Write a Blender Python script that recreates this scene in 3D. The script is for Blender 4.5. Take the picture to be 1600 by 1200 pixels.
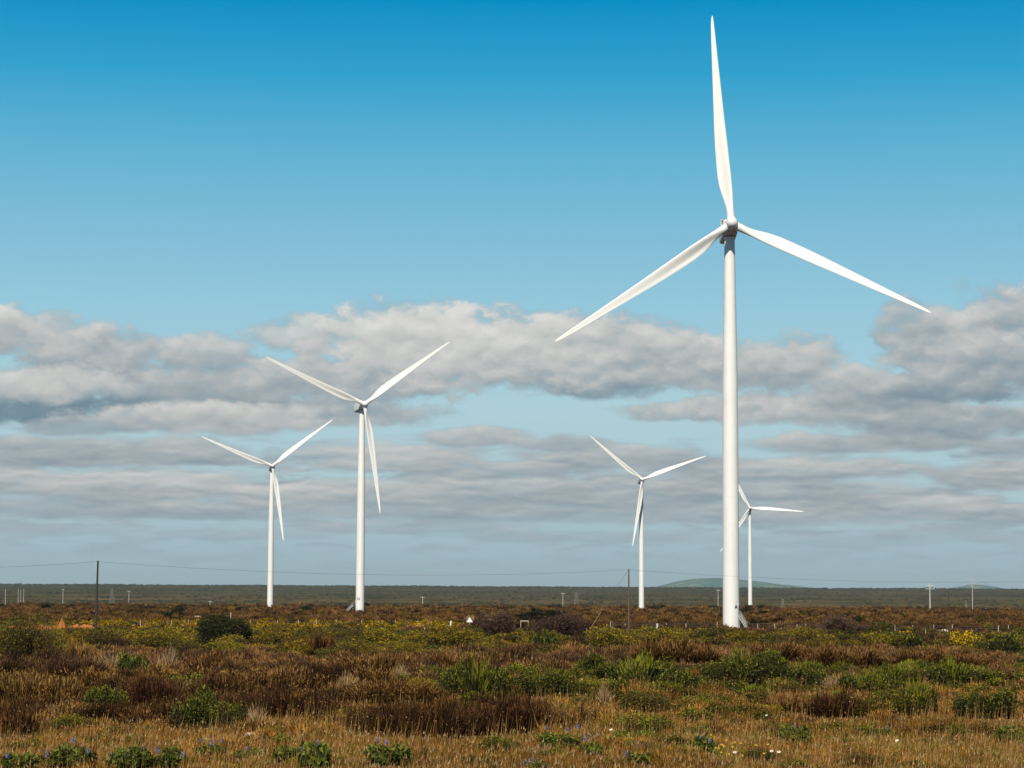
import bpy, math, random
import numpy as np
from mathutils import Vector, Matrix

random.seed(7)
RNG = np.random.default_rng(7)
SC = bpy.context.scene
COL = SC.collection
for o in list(bpy.data.objects):
    bpy.data.objects.remove(o)

# ------------------------------------------------------------------ camera
F_PX, PITCH, ROLL, CAM_Z = 3508.1, math.radians(5.2431), math.radians(0.2758), 3.0
FWD = np.array([0, math.cos(PITCH), math.sin(PITCH)])
RT0, UP0 = np.array([1.0, 0, 0]), np.array([0, -math.sin(PITCH), math.cos(PITCH)])
RT = RT0 * math.cos(ROLL) + UP0 * math.sin(ROLL)
UP = UP0 * math.cos(ROLL) - RT0 * math.sin(ROLL)
cam = bpy.data.cameras.new('camera')
cam.sensor_width = 36.0
cam.lens = F_PX / 1600 * 36.0
cam.clip_start, cam.clip_end = 0.5, 60000
cam_o = bpy.data.objects.new('camera', cam)
COL.objects.link(cam_o)
cam_o.matrix_world = Matrix(((RT[0], UP[0], -FWD[0], 0), (RT[1], UP[1], -FWD[1], 0), (RT[2], UP[2], -FWD[2], CAM_Z), (0, 0, 0, 1)))
SC.camera = cam_o
SC.render.resolution_x, SC.render.resolution_y = 1024, 768

def ray(px, py):
    """direction in the world of a point of the photograph (1600 x 1200)"""
    d = FWD + RT * ((px - 800) / F_PX) + UP * ((600 - py) / F_PX)
    return d / np.linalg.norm(d)

def azel(px, py):
    d = ray(px, py)
    return math.degrees(math.atan2(d[0], d[1])), math.degrees(math.asin(d[2]))

# ------------------------------------------------------------------ colour helpers
def lin(r, g, b, k=1.0):
    f = lambda c: (c / 255 / 12.92) if c / 255 <= 0.04045 else ((c / 255 + 0.055) / 1.055) ** 2.4
    return (f(r) * k, f(g) * k, f(b) * k, 1.0)

class NT:
    """small node-tree writer"""
    def __init__(s, tree):
        s.t = tree; tree.nodes.clear()
    def n(s, kind, **kw):
        nd = s.t.nodes.new(kind)
        ins = kw.pop('ins', {})
        for k, v in kw.items(): setattr(nd, k, v)
        for k, v in ins.items(): s.put(nd.inputs[k], v)
        return nd
    def put(s, sock, v):
        if isinstance(v, bpy.types.NodeSocket): s.t.links.new(v, sock)
        elif isinstance(v, bpy.types.Node): s.t.links.new(v.outputs[0], sock)
        else: sock.default_value = v
    def m(s, op, a, b=0.0, c=0.0, clamp=False):
        return s.n('ShaderNodeMath', operation=op, use_clamp=clamp, ins={0: a, 1: b, 2: c}).outputs[0]
    def vm(s, op, a, b=(0, 0, 0)):
        nd = s.n('ShaderNodeVectorMath', operation=op, ins={0: a, 1: b})
        return nd.outputs['Value'] if op in ('LENGTH', 'DOT_PRODUCT', 'DISTANCE') else nd.outputs[0]
    def noise(s, vec, scale, detail=3, rough=0.5, dist=0.0):
        return s.n('ShaderNodeTexNoise', ins={'Vector': vec, 'Scale': scale, 'Detail': detail, 'Roughness': rough, 'Distortion': dist})
    def ramp(s, fac, stops, interp='LINEAR'):
        nd = s.n('ShaderNodeValToRGB', ins={0: fac})
        cr = nd.color_ramp; cr.interpolation = interp
        while len(cr.elements) > 1: cr.elements.remove(cr.elements[0])
        for i, (p, c) in enumerate(stops):
            e = cr.elements[0] if i == 0 else cr.elements.new(p)
            e.position = p; e.color = c
        return nd.outputs[0]
    def mix(s, fac, a, b, mode='MIX'):
        nd = s.n('ShaderNodeMix', data_type='RGBA', blend_type=mode)
        s.put(nd.inputs[0], fac); s.put(nd.inputs[6], a); s.put(nd.inputs[7], b)
        return nd.outputs[2]
    def mr(s, v, a, b, c=0.0, d=1.0, smooth=True):
        return s.n('ShaderNodeMapRange', interpolation_type='SMOOTHSTEP' if smooth else 'LINEAR', ins={0: v, 1: a, 2: b, 3: c, 4: d}).outputs[0]
    def comb(s, x, y, z=0.0):
        return s.n('ShaderNodeCombineXYZ', ins={0: x, 1: y, 2: z}).outputs[0]

# ------------------------------------------------------------------ sun and sky
SUN_EL, SUN_AZ = math.radians(43), math.radians(193)      # azimuth clockwise from +Y
sd = Vector((math.sin(SUN_AZ) * math.cos(SUN_EL), math.cos(SUN_AZ) * math.cos(SUN_EL), math.sin(SUN_EL)))
sun = bpy.data.lights.new('sun', 'SUN')
sun.energy, sun.angle, sun.color = 4.9, math.radians(0.53), (1.0, 0.93, 0.80)
sun_o = bpy.data.objects.new('sun', sun); COL.objects.link(sun_o)
sun_o.rotation_euler = sd.to_track_quat('Z', 'Y').to_euler()
sun_o.location = (0, -50, 200)

W = bpy.data.worlds.new('World'); SC.world = W; W.use_nodes = True
W.cycles.sampling_method = 'MANUAL'; W.cycles.sample_map_resolution = 512
w = NT(W.node_tree)
tc = w.n('ShaderNodeTexCoord').outputs['Generated']
sep = w.n('ShaderNodeSeparateXYZ', ins={0: tc})
AZ = w.m('DEGREES', w.m('ARCTAN2', sep.outputs[0], sep.outputs[1]))
EL = w.m('DEGREES', w.m('ARCSINE', sep.outputs[2]))
nishita = w.n('ShaderNodeTexSky', sky_type='NISHITA', sun_disc=False, sun_elevation=SUN_EL, sun_rotation=SUN_AZ, air_density=1.0, dust_density=0.5, ozone_density=2.0).outputs[0]
def elp(py): return (azel(800, py)[1] + 5) / 30           # elevation of a photo row, as ramp position
K = 10.0
def skc(c): return (c[0] * K, c[1] * K, c[2] * K, 1)
el_f = w.m('DIVIDE', w.m('ADD', EL, 5.0), 30.0)
clear = w.ramp(el_f, [(elp(940), skc(lin(146, 174, 184))), (elp(860), skc(lin(160, 187, 197))), (elp(760), skc(lin(174, 201, 209))),
                      (elp(640), skc(lin(174, 208, 218))), (elp(480), skc(lin(149, 200, 220))), (elp(380), skc(lin(131, 190, 216))),
                      (elp(250), skc(lin(99, 179, 212))), (elp(120), skc(lin(48, 161, 206))), (elp(0), skc(lin(0, 142, 197))),
                      (0.93, skc(lin(0, 96, 148)))])
# clouds: long lens-shaped masses set by azimuth and elevation, far to near, torn up by noise
# (photo x, photo y, half width, half height, brightness, opacity)
BLOBS = [(60, 830, 150, 10, .52, .6), (390, 835, 120, 10, .52, .6), (650, 822, 190, 12, .50, .6), (900, 838, 210, 10, .48, .6), (1250, 845, 240, 11, .48, .6), (1500, 835, 150, 12, .50, .6),
         (120, 790, 210, 20, .46, .8), (340, 796, 230, 18, .48, .8), (760, 800, 220, 18, .48, .8), (1130, 802, 220, 20, .50, .8), (1400, 795, 230, 22, .55, .85), (1580, 800, 120, 20, .5, .8),
         (560, 772, 170, 24, .54, .85), (780, 768, 190, 24, .52, .85), (1000, 770, 150, 24, .48, .85), (1230, 768, 200, 20, .50, .85),
         (20, 752, 110, 24, .58, .9), (240, 756, 190, 26, .60, .9), (450, 775, 140, 18, .58, .85), (1560, 745, 100, 24, .52, .9), (1230, 734, 250, 20, .54, .9),
         (960, 716, 170, 22, .50, .9), (620, 716, 170, 24, .58, .92), (790, 735, 130, 14, .5, .8), (90, 706, 170, 26, .50, .92), (290, 706, 100, 22, .48, .9),
         (740, 682, 85, 17, .54, .9), (880, 692, 80, 11, .52, .8), (1320, 692, 150, 17, .53, .92), (1430, 682, 110, 18, .52, .92), (1580, 700, 60, 18, .5, .85),
         (480, 645, 210, 24, .50, .9), (1130, 640, 170, 17, .50, .85), (1480, 655, 190, 24, .46, .95), (1280, 640, 230, 24, .58, .97),
         (-10, 520, 80, 42, .62, .95), (60, 520, 70, 32, .60, .8), (150, 560, 150, 46, .52, .97), (330, 560, 78, 42, .58, .9), (440, 600, 110, 42, .52, .95), (290, 612, 190, 34, .47, .97),
         (60, 634, 190, 30, .20, .95), (60, 598, 140, 28, .66, .95), (330, 655, 210, 26, .62, .97), (150, 666, 120, 13, .48, .8),
         (1100, 570, 95, 46, .55, .95), (930, 598, 120, 26, .40, .9), (1010, 545, 115, 50, .60, .95), (900, 548, 150, 56, .62, .98), (590, 590, 170, 40, .56, .97), (780, 545, 165, 66, .66, .99), (640, 540, 170, 68, .71, .99), (480, 520, 80, 30, .66, .8),
         (1330, 606, 100, 34, .54, .95), (1200, 575, 100, 50, .58, .96), (1260, 560, 60, 30, .58, .85), (1420, 612, 100, 30, .52, .9),
         (1600, 500, 120, 58, .54, .97), (1470, 540, 95, 66, .54, .93), (1430, 500, 55, 30, .52, .7), (1560, 570, 160, 52, .50, .98), (1500, 612, 110, 18, .34, .85)]
base_v = w.comb(AZ, EL)
def up(dx, dy, v=None): return w.vm('ADD', v or base_v, (dx, dy, 0))
el_low = w.mr(EL, azel(800, 745)[1], azel(800, 640)[1], 1.0, 0.0)       # 1 low in the sky
wn = w.noise(w.vm('MULTIPLY', base_v, (0.7, 1.3, 1)), 1.0, 2, 0.5).outputs['Color']
warp = w.vm('MULTIPLY', w.vm('SUBTRACT', wn, (0.5, 0.5, 0.5)), w.comb(1.2, w.m('SUBTRACT', 0.55, w.m('MULTIPLY', el_low, 0.3))))
wf = w.noise(w.vm('MULTIPLY', base_v, (2.0, 3.4, 1)), 1.0, 4, 0.6).outputs['Color']
curl = w.vm('MULTIPLY', w.vm('SUBTRACT', wf, (0.5, 0.5, 0.5)), (0.45, 0.26, 0))
def puff(vec, detail, rough): return w.noise(w.vm('MULTIPLY', w.vm('ADD', vec, curl), (1.0, 1.7, 1)), 1.0, detail, rough).outputs[0]
def strat(vec, detail): return w.noise(w.vm('MULTIPLY', w.vm('ADD', vec, w.vm('MULTIPLY', curl, (1, 0.4, 0))), (0.50, 2.5, 1)), 1.0, detail, 0.56, 0.1).outputs[0]
tear = w.mix(el_low, puff(base_v, 9, 0.60), strat(base_v, 7))
tear = w.m('MULTIPLY', w.m('SUBTRACT', tear, 0.5), 2.3)
rolls = w.m('SUBTRACT', puff(base_v, 3.0, 0.5), puff(up(-0.08, 0.22), 3.0, 0.5))
rows = w.m('SUBTRACT', strat(base_v, 4), strat(up(-0.05, 0.10), 4))
fine = w.noise(w.vm('MULTIPLY', w.vm('ADD', base_v, curl), (0.5, 1.0, 1)), 1.0, 5, 0.5).outputs[0]
tex = w.m('ADD', w.m('MULTIPLY', w.m('MULTIPLY', rolls, w.m('SUBTRACT', 1.0, el_low)), 0.42), w.m('ADD', w.m('MULTIPLY', w.m('MULTIPLY', rows, el_low), 0.5), w.m('MULTIPLY', w.m('SUBTRACT', fine, 0.5), 0.30)))
# thin procedural rows fill the lowest part of the sky
rowcov = w.m('MULTIPLY', w.mr(strat(up(7.0, 3.0), 6), 0.44, 0.62), w.mr(EL, azel(800, 740)[1], azel(800, 660)[1], 0.9, 0.0))
cov = rowcov
shade = w.m('ADD', 0.47, tex)
pw = w.vm('ADD', base_v, warp)
for (cx, cy, rx, ry, br, op) in BLOBS:
    a_, e_ = azel(cx, cy); sx = math.degrees(rx / F_PX) * 1.12; sy = math.degrees(ry / F_PX) * 1.12
    q = w.vm('MULTIPLY', w.vm('SUBTRACT', pw, (a_, e_, 0)), (1 / sx, 1 / sy, 0))
    d = w.m('ADD', w.m('SUBTRACT', 0.95, w.m('MULTIPLY', w.vm('DOT_PRODUCT', q, q), 0.8)), w.m('MULTIPLY', tear, 1.0 if ry > 28 else 0.75))
    al = w.mr(d, 0.0, 0.7, 0.0, op)
    qy = w.vm('DOT_PRODUCT', q, (0, 1, 0))
    si = w.m('ADD', w.m('MULTIPLY', w.m('MINIMUM', w.m('MAXIMUM', qy, -1.3), 1.0), 0.14 if ry > 28 else 0.12), w.m('ADD', br, tex))
    shade = w.m('ADD', shade, w.m('MULTIPLY', w.m('SUBTRACT', si, shade), al))
    cov = w.m('ADD', cov, w.m('MULTIPLY', w.m('SUBTRACT', 1.0, cov), al))
ccol = w.ramp(shade, [(0.12, skc(lin(84, 118, 138))), (0.34, skc(lin(130, 147, 158))), (0.50, skc(lin(163, 171, 175))), (0.64, skc(lin(192, 193, 191))), (0.84, skc(lin(222, 220, 215)))])
lowc = w.mix(w.mr(EL, azel(800, 885)[1], azel(800, 760)[1], 0.7, 0.0), ccol, skc(lin(146, 170, 183)))
cloudy = w.mix(w.m('MULTIPLY', cov, w.mr(EL, azel(800, 905)[1], azel(800, 800)[1], 0.25, 0.96)), clear, lowc)
hi = w.mr(EL, 16.0, 28.0)
full = w.mix(hi, cloudy, w.vm('MULTIPLY', nishita, (0.48, 0.46, 0.42)))
full = w.mix(w.mr(EL, -2.5, -0.5, 0.0, 1.0), skc(lin(96, 100, 92)), full)
bg = w.n('ShaderNodeBackground', ins={'Color': full, 'Strength': 1.0 / K})
w.n('ShaderNodeOutputWorld', ins={'Surface': bg})
SC.view_settings.view_transform = 'Standard'
SC.view_settings.look = 'None'
SC.view_settings.exposure = 0.0
SC.view_settings.gamma = 1.0
SC.view_settings.use_curve_mapping = False

# ------------------------------------------------------------------ materials
def new_mat(name):
    m = bpy.data.materials.new(name); m.use_nodes = True
    return m, NT(m.node_tree)
def plain(name, col, rough=0.6, var=0.15, scale=3.0, metal=0.0):
    m, t = new_mat(name)
    g = t.n('ShaderNodeNewGeometry').outputs['Position']
    nz = t.noise(g, scale, 4, 0.6).outputs[0]
    c2 = tuple(max(0, x * (1 - var)) for x in col[:3]) + (1,)
    c3 = tuple(min(1, x * (1 + var)) for x in col[:3]) + (1,)
    c = t.mix(nz, c2, c3)
    b = t.n('ShaderNodeBsdfPrincipled', ins={'Base Color': c, 'Roughness': rough, 'Metallic': metal})
    t.n('ShaderNodeOutputMaterial', ins={'Surface': b})
    return m
def turbine_paint():
    m, t = new_mat('turbine_paint')
    g = t.n('ShaderNodeTexCoord').outputs['Object']
    streak = t.noise(t.vm('MULTIPLY', g, (1.6, 1.6, 0.06)), 1.0, 5, 0.6).outputs[0]
    blot = t.noise(g, 0.35, 4, 0.6).outputs[0]
    f = t.mr(t.m('ADD', t.m('MULTIPLY', streak, 0.6), t.m('MULTIPLY', blot, 0.4)), 0.45, 0.75)
    c = t.mix(f, (0.82, 0.805, 0.775, 1), (0.73, 0.705, 0.66, 1))
    b = t.n('ShaderNodeBsdfPrincipled', ins={'Base Color': c, 'Roughness': 0.42})
    t.n('ShaderNodeOutputMaterial', ins={'Surface': b})
    return m
PAINT = turbine_paint()
DARKM = plain('dark_metal', (0.035, 0.037, 0.04), 0.5)
GREYM = plain('galvanised_steel', (0.45, 0.46, 0.46), 0.45, 0.1)
COLLAR = plain('grey_seal', (0.25, 0.25, 0.25), 0.6)
WOODD = plain('dark_weathered_wood', (0.035, 0.028, 0.024), 0.85, 0.4, 6)
WOODR = plain('reddish_wood', (0.12, 0.075, 0.055), 0.85, 0.4, 2)
WOODP = plain('pale_post_wood', (0.50, 0.42, 0.32), 0.85, 0.25, 5)
CONC = plain('pale_concrete', (0.62, 0.60, 0.56), 0.8, 0.15, 2)
WIRE = plain('wire_metal', (0.05, 0.055, 0.06), 0.6)
WHITE = plain('white_painted_board', (0.8, 0.78, 0.77), 0.6, 0.06)
ROCK = plain('pale_limestone', (0.60, 0.45, 0.33), 0.95, 0.35, 4)
SOIL = plain('orange_soil', (0.40, 0.14, 0.04), 0.95, 0.4, 1.2)

def leaf_mat(name, transl=0.3, rough=0.7, gloss=0.25):
    m, t = new_mat(name)
    c = t.n('ShaderNodeAttribute', attribute_name='tint').outputs['Color']
    oi = t.n('ShaderNodeObjectInfo').outputs['Random']
    c = t.n('ShaderNodeHueSaturation', ins={'Hue': t.mr(oi, 0, 1, 0.493, 0.507, False), 'Saturation': 1.0, 'Value': t.mr(oi, 0, 1, 0.88, 1.12, False), 'Color': c}).outputs[0]
    d = t.n('ShaderNodeBsdfPrincipled', ins={'Base Color': c, 'Roughness': rough, 'Specular IOR Level': gloss})
    tr = t.n('ShaderNodeBsdfTranslucent', ins={'Color': c})
    mx = t.n('ShaderNodeMixShader', ins={0: transl, 1: d, 2: tr})
    t.n('ShaderNodeOutputMaterial', ins={'Surface': mx})
    return m
LEAF = leaf_mat('foliage')
STEM = leaf_mat('dry_stems', 0.2, 0.85, 0.1)
FLOWER = leaf_mat('petals', 0.3, 0.8, 0.1)
GLOSSY = leaf_mat('glossy_leaves', 0.12, 0.65, 0.2)

# ------------------------------------------------------------------ terrain
PROF = [(0, -2.6), (15, -2.75), (38, -3.0), (60, -3.5), (90, -4.1), (130, -4.65), (200, -5.45), (300, -6.35), (449, -7.2), (650, -8.0), (874, -8.75),
        (1271, -10.7), (1415, -11.0), (1810, -13.85), (2000, -16.5), (2400, -25), (3000, -30), (3500, -27.5), (4000, -24.5), (5000, -17.5), (6500, -6.0),
        (8000, 5), (9000, 12), (9500, 11), (11000, -10), (20000, -60)]
PD = np.array([p[0] for p in PROF], float); PZ = np.array([p[1] for p in PROF], float) + CAM_Z
def wav(x, y, s, seed):
    r = np.random.default_rng(seed); v = 0
    for i in range(6):
        a = r.uniform(0, 6.283); k = 6.283 / s * r.uniform(0.6, 1.7); ph = r.uniform(0, 6.283)
        v = v + np.sin(k * (x * np.cos(a) + y * np.sin(a)) + ph)
    return v / 6
def H(x, y):
    x = np.asarray(x, float); y = np.asarray(y, float)
    d = np.hypot(x, y)
    z = np.interp(d, PD, PZ)
    z = z + wav(x, y, 9, 1) * 0.10 + wav(x, y, 45, 2) * 0.22 * np.clip(d / 60, 0, 1)
    z = z + wav(x, y, 500, 3) * 2.6 * np.clip((d - 2300) / 1500, 0, 1) + wav(x, y, 1500, 4) * 1.6 * np.clip((d - 3500) / 3000, 0, 1)
    return z
def hit(px, py, dmin=22.0, dmax=9500.0):
    """where the sight line through a photo point meets the ground"""
    r = ray(px, py)
    ds = np.geomspace(dmin, dmax, 1500)
    xs, ys, zs = r[0] * ds, r[1] * ds, CAM_Z + r[2] * ds
    k = np.argmax(zs <= H(xs, ys))
    if zs[k] > H(xs[k], ys[k]): k = len(ds) - 1
    return Vector((xs[k], ys[k], float(H(xs[k], ys[k]))))
def on_ground(px, D):
    r = ray(px, 930); x, y = r[0] / r[1] * D, D
    return Vector((x, y, float(H(x, y))))

# ------------------------------------------------------------------ object helpers
def tag(o, label=None, cat=None, group=None, kind=None):
    if label: o['label'] = label
    if cat: o['category'] = cat
    if group: o['group'] = group
    if kind: o['kind'] = kind
    return o
def empty(name, loc, label, cat, group=None, rz=0.0):
    o = bpy.data.objects.new(name, None); COL.objects.link(o)
    o.location = loc; o.rotation_euler = (0, 0, rz); o.empty_display_size = 0.5
    return tag(o, label, cat, group)
def link(name, me, parent=None):
    o = bpy.data.objects.new(name, me); COL.objects.link(o)
    if parent is not None: o.parent = parent
    return o
class MB:
    def __init__(s): s.v = []; s.f = []; s.mi = []; s.cur = 0
    def add(s, vs, fs):
        n = len(s.v); s.v += [tuple(v) for v in vs]; s.f += [tuple(i + n for i in f) for f in fs]; s.mi += [s.cur] * len(fs)
    def box(s, c, size, M=None):
        x, y, z = [k / 2 for k in size]
        vs = [Vector((a * x, b * y, d * z)) for a in (-1, 1) for b in (-1, 1) for d in (-1, 1)]
        if M is not None: vs = [M @ v for v in vs]
        s.add([v + Vector(c) for v in vs], [(0, 1, 3, 2), (4, 6, 7, 5), (0, 4, 5, 1), (2, 3, 7, 6), (0, 2, 6, 4), (1, 5, 7, 3)])
    def tube(s, pts, rad, n=8, cap=True):
        pts = [Vector(p) for p in pts]; rad = rad if isinstance(rad, (list, tuple)) else [rad] * len(pts)
        rings = []
        for i, p in enumerate(pts):
            d = (pts[min(i + 1, len(pts) - 1)] - pts[max(i - 1, 0)]).normalized()
            a = d.cross(Vector((0, 0, 1)) if abs(d.z) < 0.95 else Vector((0, 1, 0))).normalized(); b = d.cross(a)
            rings.append([p + (a * math.cos(t) + b * math.sin(t)) * rad[i] for t in [6.28318 * k / n for k in range(n)]])
        vs = [v for r in rings for v in r]; fs = []
        for i in range(len(pts) - 1):
            for k in range(n):
                fs.append((i * n + k, (i + 1) * n + k, (i + 1) * n + (k + 1) % n, i * n + (k + 1) % n))
        if cap: fs += [tuple(range(n)), tuple((len(pts) - 1) * n + k for k in reversed(range(n)))]
        s.add(vs, fs)
    def lathe(s, prof, n=48, M=None):
        vs = []; fs = []
        for (r, z) in prof:
            for k in range(n):
                t = 6.2831853 * k / n; v = Vector((r * math.cos(t), r * math.sin(t), z)); vs.append(M @ v if M is not None else v)
        for i in range(len(prof) - 1):
            for k in range(n): fs.append((i * n + k, i * n + (k + 1) % n, (i + 1) * n + (k + 1) % n, (i + 1) * n + k))
        fs += [tuple(reversed(range(n))), tuple((len(prof) - 1) * n + k for k in range(n))]
        s.add(vs, fs)
    def mesh(s, name, mats, smooth=False, angle=35):
        me = bpy.data.meshes.new(name); me.from_pydata(s.v, [], s.f); me.update()
        for m in (mats if isinstance(mats, (list, tuple)) else [mats]): me.materials.append(m)
        me.polygons.foreach_set('material_index', s.mi)
        if smooth:
            me.shade_smooth(); me.set_sharp_from_angle(angle=math.radians(angle))
        return me
    def build(s, name, mats, parent=None, smooth=False, angle=35): return link(name, s.mesh(name, mats, smooth, angle), parent)
def fast_mesh(name, tris, cols, mat, quads=False):
    """mesh of separate triangles (n,3,3) with one tint each (n,3)"""
    k = tris.shape[1]; n = len(tris)
    me = bpy.data.meshes.new(name)
    me.vertices.add(n * k); me.vertices.foreach_set('co', tris.reshape(-1).astype(np.float32))
    me.loops.add(n * k); me.loops.foreach_set('vertex_index', np.arange(n * k, dtype=np.int32))
    me.polygons.add(n); me.polygons.foreach_set('loop_start', np.arange(0, n * k, k, dtype=np.int32))
    me.update(calc_edges=True)
    at = me.attributes.new('tint', 'FLOAT_COLOR', 'POINT')
    c = np.ones((n, k, 4), np.float32); c[:, :, :3] = cols[:, None, :]
    at.data.foreach_set('color', c.reshape(-1))
    me.materials.append(mat)
    return me

# ------------------------------------------------------------------ ground
def build_ground():
    fine_a = np.radians(np.arange(-40, 40.01, 0.16)); rest = np.radians(np.concatenate([np.arange(42, 318, 4)]))
    ang = np.concatenate([fine_a, rest])
    rad = np.concatenate([np.linspace(0.5, 20, 10), np.geomspace(21, 19000, 620)])
    A, R = np.meshgrid(ang, rad)
    X, Y = R * np.sin(A), R * np.cos(A); Z = H(X, Y)
    na, nr = len(ang), len(rad)
    co = np.stack([X, Y, Z], -1).reshape(-1, 3)
    i = np.arange(nr - 1)[:, None] * na; j = np.arange(na)[None, :]; j2 = (np.arange(na)[None, :] + 1) % na
    q = np.stack([i + j, i + j2, i + na + j2, i + na + j], -1).reshape(-1, 4)
    cap = len(co); co = np.vstack([co, [[0, 0, float(H(0, 0))]]])
    me = bpy.data.meshes.new('ground')
    tri = np.stack([np.full(na, cap), (np.arange(na) + 1) % na, np.arange(na)], -1)
    me.from_pydata(co.tolist(), [], q[:, ::-1].tolist() + tri[:, ::-1].tolist())
    me.update(); me.shade_smooth()
    m, t = new_mat('heath_ground')
    P = t.n('ShaderNodeNewGeometry').outputs['Position']
    px = t.n('ShaderNodeSeparateXYZ', ins={0: P})
    flat = t.comb(px.outputs[0], px.outputs[1])
    D = t.vm('LENGTH', flat)
    n1 = t.noise(flat, 0.9, 6, 0.65).outputs[0]; n2 = t.noise(flat, 0.07, 6, 0.65).outputs[0]
    n3 = t.noise(flat, 0.012, 7, 0.62).outputs[0]; n4 = t.noise(flat, 0.0022, 7, 0.62).outputs[0]
    near = t.ramp(n1, [(0.3, (0.024, 0.012, 0.005, 1)), (0.5, (0.075, 0.038, 0.014, 1)), (0.7, (0.13, 0.072, 0.026, 1))])
    mid = t.ramp(n2, [(0.30, (0.020, 0.011, 0.007, 1)), (0.45, (0.052, 0.026, 0.012, 1)), (0.6, (0.085, 0.045, 0.018, 1)), (0.75, (0.12, 0.08, 0.035, 1))])
    far = t.ramp(n3, [(0.32, (0.018, 0.018, 0.009, 1)), (0.44, (0.044, 0.036, 0.018, 1)), (0.55, (0.072, 0.053, 0.030, 1)), (0.68, (0.13, 0.095, 0.05, 1))])
    farb = t.ramp(n4, [(0.38, (0.42, 0.6, 0.42, 1)), (0.5, (0.95, 0.95, 0.8, 1)), (0.6, (1.55, 1.25, 1.05, 1))])
    far = t.mix(1.0, far, farb, 'MULTIPLY')
    far = t.mix(1.0, far, (0.86, 0.90, 0.78, 1), 'MULTIPLY')
    far = t.mix(t.m('MULTIPLY', t.mr(t.m('ADD', D, t.m('MULTIPLY', n4, 2500.0)), 5600, 7600), 0.55), far, (0.016, 0.024, 0.019, 1))
    c = t.mix(t.mr(D, 90, 260), near, mid)
    edge = t.m('ADD', D, t.m('MULTIPLY', t.m('SUBTRACT', n3, 0.5), 500.0))
    edge = t.m('SUBTRACT', edge, t.m('MULTIPLY', t.m('MINIMUM', t.m('ADD', px.outputs[0], 60.0), 0.0), 4.0))
    c = t.mix(t.mr(edge, 1250, 2150), c, far)
    b = t.n('ShaderNodeBsdfDiffuse', ins={'Color': c, 'Roughness': 0.9})
    t.n('ShaderNodeOutputMaterial', ins={'Surface': b})
    me.materials.append(m)
    tag(link('ground', me), 'brown heathland plain running out to a low ridge', None, None, 'structure')
build_ground()

# ------------------------------------------------------------------ far hills
def hill(name, prof, D, depth, label):
    """prof = [(px, rows above the sky line)] ; a rounded hill of real depth"""
    pxs = np.linspace(prof[0][0], prof[-1][0], 90); hs = np.interp(pxs, [p[0] for p in prof], [p[1] for p in prof])
    ker = np.hanning(9); ker /= ker.sum(); hs = np.convolve(np.pad(hs, 4, mode='edge'), ker, 'valid')
    ts = np.linspace(-1, 1, 41); vs = []; fs = []
    xs = np.array([ray(p, 915)[0] / ray(p, 915)[1] * D for p in pxs])
    for t in ts:
        for x, hh in zip(xs, hs):
            y = D + t * depth
            z = hh / F_PX * D * (math.cos(t * math.pi / 2) ** 0.8) + wav(x, y, 260, 11) * 3.5 + wav(x, y, 90, 12) * 1.2
            vs.append((x * (1 - 0.25 * abs(t)) + xs.mean() * 0.25 * abs(t), y, z + CAM_Z - 8 - 45 * t * t))
    n = len(xs)
    for i in range(len(ts) - 1):
        for j in range(n - 1): fs.append((i * n + j, i * n + j + 1, (i + 1) * n + j + 1, (i + 1) * n + j))
    me = bpy.data.meshes.new(name); me.from_pydata(vs, [], fs); me.update(); me.shade_smooth()
    m, t = new_mat('hazed_hill_pasture')
    P = t.n('ShaderNodeNewGeometry').outputs['Position']
    a = t.noise(P, 0.006, 6, 0.6).outputs[0]
    c = t.ramp(a, [(0.35, (0.055, 0.13, 0.135, 1)), (0.5, (0.08, 0.165, 0.16, 1)), (0.6, (0.14, 0.20, 0.17, 1)), (0.70, (0.34, 0.32, 0.26, 1))])  # pasture tones with the blue of distance haze mixed into the colour
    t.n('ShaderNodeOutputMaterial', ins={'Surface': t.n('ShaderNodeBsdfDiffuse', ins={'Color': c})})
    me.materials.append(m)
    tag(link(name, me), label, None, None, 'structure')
HILL_D = 15000
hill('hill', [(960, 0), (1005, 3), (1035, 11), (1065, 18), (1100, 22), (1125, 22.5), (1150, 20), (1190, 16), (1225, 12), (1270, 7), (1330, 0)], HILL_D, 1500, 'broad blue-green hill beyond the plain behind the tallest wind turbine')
hill('hill', [(1440, 0), (1470, 5), (1500, 10), (1522, 14), (1545, 11.5), (1570, 7), (1600, 0)], HILL_D - 500, 900, 'small blue hill on the horizon at the right')

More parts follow.
